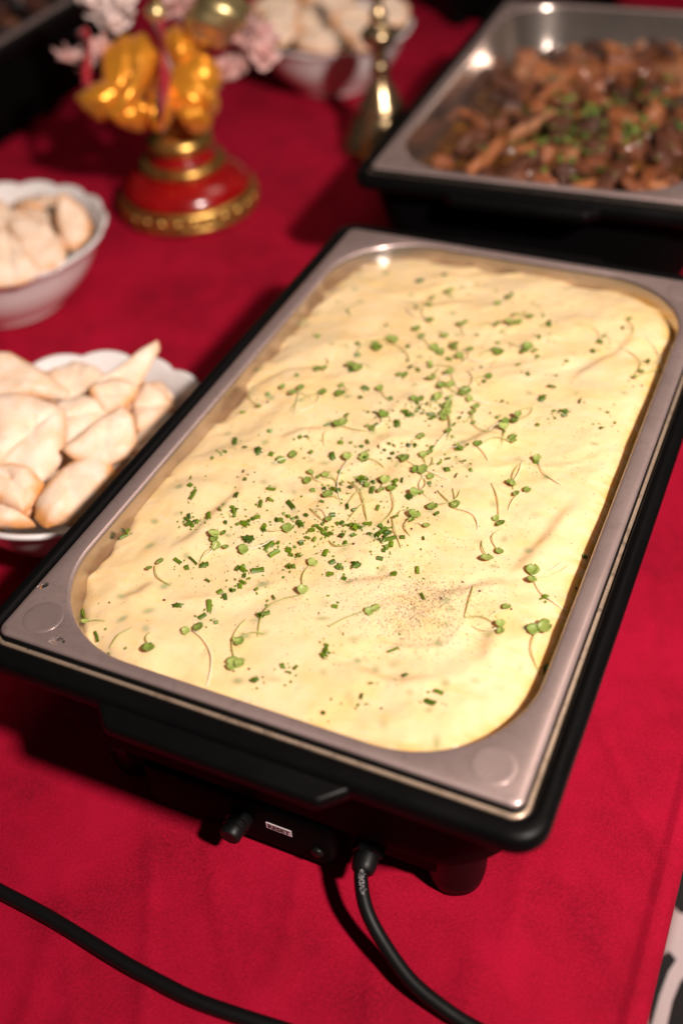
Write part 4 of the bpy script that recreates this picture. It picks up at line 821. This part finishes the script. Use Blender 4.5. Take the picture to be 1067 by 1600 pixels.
for i, (dx, dy, tw, hx, hz, roll, fo) in enumerate([(-0.052, 0.018, 0.030, 0.028, 0.046, 0.35, 2), (-0.078, -0.014, 0.040, 0.032, 0.021, -0.45, 2), (-0.050, -0.032, 0.034, 0.034, 0.016, 0.10, 2), (0.016, 0.044, 0.028, 0.024, 0.026, 0.3, 2), (0.024, 0.000, 0.036, 0.034, 0.032, -0.5, 2), (-0.012, -0.018, 0.046, 0.015, 0.032, 0.15, 2), (0.026, -0.036, 0.040, 0.020, 0.014, 0.4, 2), (0.046, -0.018, 0.036, 0.011, 0.011, 0.0, 2)]):
    add_puff('satin_bow', at_orn(dx, dy, tw), 1.0, 20 + i, M['satin'], (hx, 0.024, hz), roll, fo)
pb = [at_orn(-0.036, 0.028, 0.060), at_orn(-0.044, 0.004, 0.066), at_orn(-0.056, -0.016, 0.066), at_orn(-0.070, -0.034, 0.058)]
link('satin_fold', tube(spline(pb, 8), lambda t: 0.0075 - 0.002 * abs(t - 0.5), 12), M['satin'], orn)
for a, b, w, tw in (((-0.017, 0.080, 0.075), (-0.004, -0.052, 0.085), 0.0085, 2.0), ((-0.108, 0.070, 0.05), (-0.094, 0.004, 0.06), 0.008, 1.3), ((0.046, -0.012, 0.03), (0.030, -0.056, 0.02), 0.007, 1.0), ((0.098, 0.14, -0.01), (0.092, 0.075, 0.0), 0.008, 0.8)):
    p0, p1 = at_orn(*a), at_orn(*b); n = 24; V, F = [], []
    ax = (p1 - p0).normalized(); s0 = ax.cross(FW).normalized(); s1 = ax.cross(s0)
    for i in range(n + 1):
        t = i / n; an = tw * t * 2.2 + 0.4; c = p0.lerp(p1, t) + s0 * 0.006 * math.sin(t * 5)
        d = (s0 * math.cos(an) + s1 * math.sin(an)) * w * (1 - 0.4 * t); nn = (s1 * math.cos(an) - s0 * math.sin(an)) * 0.0009
        V += [c - d - nn, c + d - nn, c + d + nn, c - d + nn]
    for i in range(n):
        for k in range(4):
            j = (k + 1) % 4; F.append((4 * i + k, 4 * i + j, 4 * i + 4 + j, 4 * i + 4 + k))
    F += [(3, 2, 1, 0), (4 * n, 4 * n + 1, 4 * n + 2, 4 * n + 3)]
    link('ribbon', mesh(V, F), M['ribbon'], orn)
link('gold_ball', lathe([(0, -0.012), (0.007, -0.0095), (0.0115, -0.003), (0.0115, 0.003), (0.007, 0.0095), (0, 0.012)], 20), M['gold_bright'], orn, at_orn(-0.018, 0.091, 0.075))
g = add_puff('gold_bell_flower', at_orn(0.054, 0.086, 0.055), 0.040, 12, M['gold_bright'], (0.95, 0.7, 0.75), 2.6, 4)
def blossom(size, seed):
    rs = np.random.default_rng(seed); V, F = [], []
    for k in range(9):
        a = k * 2.4; tilt = 0.35 + 0.11 * k; L = size * rs.uniform(0.8, 1.1); Wd = size * 0.62; b0 = len(V); n, m = 5, 5
        for sd_ in (1, -1):
            for i in range(n):
                t = i / (n - 1); half = Wd * math.sin(math.pi * (0.12 + 0.80 * t)) ** 0.8
                for q in range(m):
                    w = q / (m - 1) * 2 - 1
                    x = L * t * math.sin(tilt) ; z = L * t * math.cos(tilt) * 0.9 + size * 0.10 * math.sin(w * 5 + k) * t + sd_ * 0.0005; y = w * half * 0.6
                    V.append((x * math.cos(a) - y * math.sin(a), x * math.sin(a) + y * math.cos(a), z))
        N = n * m
        for i in range(n - 1):
            for q in range(m - 1):
                c = b0 + i * m + q; F.append((c, c + m, c + m + 1, c + 1)); F.append((N + c, N + c + 1, N + c + m + 1, N + c + m))
        rimi = [q for q in range(m)] + [i * m + m - 1 for i in range(1, n)] + [(n - 1) * m + q for q in range(m - 2, -1, -1)] + [i * m for i in range(n - 2, 0, -1)]
        for z in range(len(rimi)):
            c, d = b0 + rimi[z], b0 + rimi[(z + 1) % len(rimi)]; F.append((c, d, N + d, N + c))
    return mesh(V, F)
bl = [blossom(0.026, i) for i in range(3)]
for me in bl: me.materials.append(M['petal'])
blw = [blossom(0.028, 9)]; blw[0].materials.append(M['petal_white'])
spots = [(0.050, 0.045), (0.075, 0.050), (0.098, 0.040), (0.085, 0.022), (0.066, 0.016), (0.058, 0.000), (0.105, 0.058), (0.040, 0.070), (0.022, 0.085), (0.010, 0.095), (0.088, 0.070), (0.070, 0.075), (0.030, 0.055), (-0.092, 0.030), (-0.080, 0.040), (-0.118, 0.030), (0.02, 0.11), (0.112, 0.036)]
for i, (px, py) in enumerate(spots):
    o = link('blossom', bl[i % 3], None, orn, at_orn(px, py, 0.005 + 0.02 * random.random()))
    o.rotation_euler = (random.uniform(-0.8, 0.9), random.uniform(-0.8, 0.8), random.uniform(0, 6))
for i, (px, py) in enumerate([(-0.092, 0.095), (-0.075, 0.082), (-0.062, 0.098), (-0.100, 0.112), (-0.08, 0.115), (-0.07, 0.07)]):
    o = link('blossom', blw[0], None, orn, at_orn(px, py, 0.03)); o.rotation_euler = (random.uniform(-0.5, 1.2), random.uniform(-0.6, 0.6), random.uniform(0, 6))
tag(orn, 'red and gold footed ornament with orange satin bows, red ribbons and pink blossoms', 'ornament')

# ------------------------------------------------------------------ braised meat in the second pan
def lump(seed, rough=0.5):
    bm = bmesh.new(); bmesh.ops.create_icosphere(bm, subdivisions=3, radius=1.0)
    rs = np.random.default_rng(seed); o = rs.random(3) * 40; sxyz = ((rs.uniform(0.9, 1.4), rs.uniform(0.6, 1.0), rs.uniform(0.4, 0.75)) if seed % 3 else (rs.uniform(1.9, 2.4), rs.uniform(0.35, 0.5), rs.uniform(0.3, 0.4)))
    for v in bm.verts:
        p = v.co
        f = rough * 1.6 * float(gnoise(np.array(p.x * 1.3 + o[0] + p.z), np.array(p.y * 1.3 + o[1] - p.z))) + rough * 0.9 * float(gnoise(np.array(p.x * 3.5 + o[1]), np.array(p.z * 3.5 + p.y * 3 + o[2])))
        p = p * (1 + f); v.co = Vector((p.x * sxyz[0], p.y * sxyz[1], p.z * sxyz[2]))
    me = bpy.data.meshes.new('m'); bm.to_mesh(me); bm.free(); return me
lumps = [lump(i) for i in range(14)]
for me in lumps: me.materials.append(M['meat'])
lumps_d = [m_.copy() for m_ in lumps[:4]]
for me in lumps_d: me.materials.clear(); me.materials.append(M['meat_dark'])
c2, s2 = math.cos(W2[2]), math.sin(W2[2])
def loc2(x, y, z, W=W2):
    c, s = math.cos(W[2]), math.sin(W[2]); return (W[0] + c * x - s * y, W[1] + s * x + c * y, z)
def food_base(zf, W):
    X, Y = np.meshgrid(np.linspace(-0.15, 0.15, 90), np.linspace(-0.256, 0.256, 150))
    return grid_mesh(X, Y, zf(X, Y), sd_rr(X, Y, 0.1415, 0.2475, 0.07) < 0.0)
def heap2(X, Y):
    h = 0.106 + 0.016 * np.clip((X + 0.12) / 0.14, 0, 1) + 0.008 * np.clip((0.1 - Y) / 0.2, 0, 1) + 0.006 * fbm(X * 25, Y * 25, 3)
    h = h - 0.006 * np.clip((Y - 0.10) / 0.13, 0, 1)
    return np.clip(h, 0.094, 0.2)
sa = link('meat_sauce', food_base(heap2, W2), M['sauce']); place(sa, W2[0], W2[1], W2[2]); tag(sa, 'oily brown sauce under the braised meat in the rear pan', 'sauce')
hm = []; k = 0
while len(hm) < 150 and k < 4000:
    k += 1
    x = random.uniform(-0.135, 0.138); y = random.uniform(-0.245, 0.240); r = random.uniform(0.010, 0.023)
    if float(sd_rr(np.array(x), np.array(y), 0.141, 0.247, 0.07)) > -r * 1.25: continue
    if x < -0.085 - 0.02 * math.sin(y * 20) and random.random() < 0.75: continue
    if any((x - a) ** 2 + (y - b) ** 2 < (0.75 * (r + q)) ** 2 for a, b, q in hm): continue
    hm.append((x, y, r))
    z = float(heap2(np.array(x), np.array(y))) + r * 0.25
    o = link('meat_chunk', random.choice(lumps), None, None, loc2(x, y, z)); o.scale = (r, r, r * random.uniform(0.8, 1.1)); o.rotation_euler = (random.uniform(-0.5, 0.5), random.uniform(-0.5, 0.5), random.uniform(0, 6.28))
    wh = ('front' if y < -0.08 else ('back' if y > 0.08 else 'middle')) + ' ' + ('left' if x < -0.03 else ('right' if x > 0.06 else 'centre')); sz = 'large' if r > 0.0165 else 'small'
    tag(o, f'{sz} browned meat chunk at the {wh} of the rear steel pan', 'meat', f'{sz} meat chunks at the {wh} of the rear pan')
hb = [flake_mesh(0.0062) for _ in range(6)]
t = NT('bright_herb'); t.p(Base_Color=t.ramp(t.n('ShaderNodeObjectInfo').outputs['Random'], [(0.1, (0.03, 0.075, 0.006)), (0.9, (0.20, 0.27, 0.045))]), Roughness=0.5); M['herb2'] = t.m
for me in hb: me.materials.clear(); me.materials.append(M['herb2'])
for k in range(190):
    if k < 100: x, y = random.gauss(0.015, 0.045), random.gauss(-0.10, 0.055)
    else: x, y = random.gauss(0.02, 0.06), random.gauss(-0.03, 0.10)
    if float(sd_rr(np.array(x), np.array(y), 0.14, 0.246, 0.07)) > -0.02: continue
    z = float(heap2(np.array(x), np.array(y))) + 0.004
    for a, b, q in hm:
        d2 = (x - a) ** 2 + (y - b) ** 2
        if d2 < q * q: z = max(z, float(heap2(np.array(a), np.array(b))) + q * 0.25 + 0.72 * math.sqrt(q * q - d2))
    o = link('herb_leaf', random.choice(hb), None, None, loc2(x, y, z + 0.002)); o.rotation_euler = (random.uniform(-0.6, 0.6), random.uniform(-0.6, 0.6), random.uniform(0, 6.28)); s = random.uniform(0.6, 1.25); o.scale = (s, s, s)
    wh = ('front' if y < -0.08 else ('back' if y > 0.08 else 'middle')) + ' ' + ('left' if x < -0.03 else ('right' if x > 0.06 else 'centre')); tag(o, f'chopped green herb leaf on the braised meat at the {wh}', 'herb', f'herb leaves on the meat, {wh}')

# dark food in the corner pan
def heap3(X, Y): return 0.132 + 0.004 * fbm(X * 25, Y * 25, 3)
sd3 = link('dark_sauce', food_base(heap3, W3), M['sauce_dark']); place(sd3, *W3); tag(sd3, 'dark sauce in the pan of the upper left corner', 'sauce')
for k in range(26):
    x = random.uniform(0.02, 0.125); y = random.uniform(-0.22, 0.20); r = random.uniform(0.013, 0.020)
    o = link('dark_morsel', random.choice(lumps_d), None, None, loc2(x, y, 0.137, W3)); o.scale = (r, r, r); o.rotation_euler = (random.uniform(-0.5, 0.5), random.uniform(-0.5, 0.5), random.uniform(0, 6.28))
    tag(o, 'dark roasted morsel in the upper left corner pan', 'food', 'dark morsels in the corner pan')

# ------------------------------------------------------------------ cord across the lower left
cd = link('black_cable', tube(spline(CORD2, 10), 0.0045, 14), M['rubber']); tag(cd, 'thick black cord lying across the lower left of the red cloth', 'cord')

# ------------------------------------------------------------------ patterned seat beside the table
seat = empty('patterned_seat', (0.50, -0.05, -0.74))
link('cushion', sharp(prism(rrect(0.248, 0.30, 0.04, 6), 0.33, 0.440, 0.012, 3), 60), M['seat_white'], seat)
for L in SEAT:
    pts = [Vector((x - 0.50, y + 0.05, 0)) for x, y in L]
    link('black_motif', prism([(p.x, p.y) for p in pts], 0.4401, 0.4408), M['seat_black'], seat, smooth=False)
for sx in (-1, 1):
    for sy in (-1, 1):
        link('leg', box(sx * 0.2 - 0.018, sx * 0.2 + 0.018, sy * 0.25 - 0.018, sy * 0.25 + 0.018, 0, 0.329, 0.003, 2), M['black'], seat)
tag(seat, 'low seat with black and white pattern seen beyond the right table edge', 'seat')
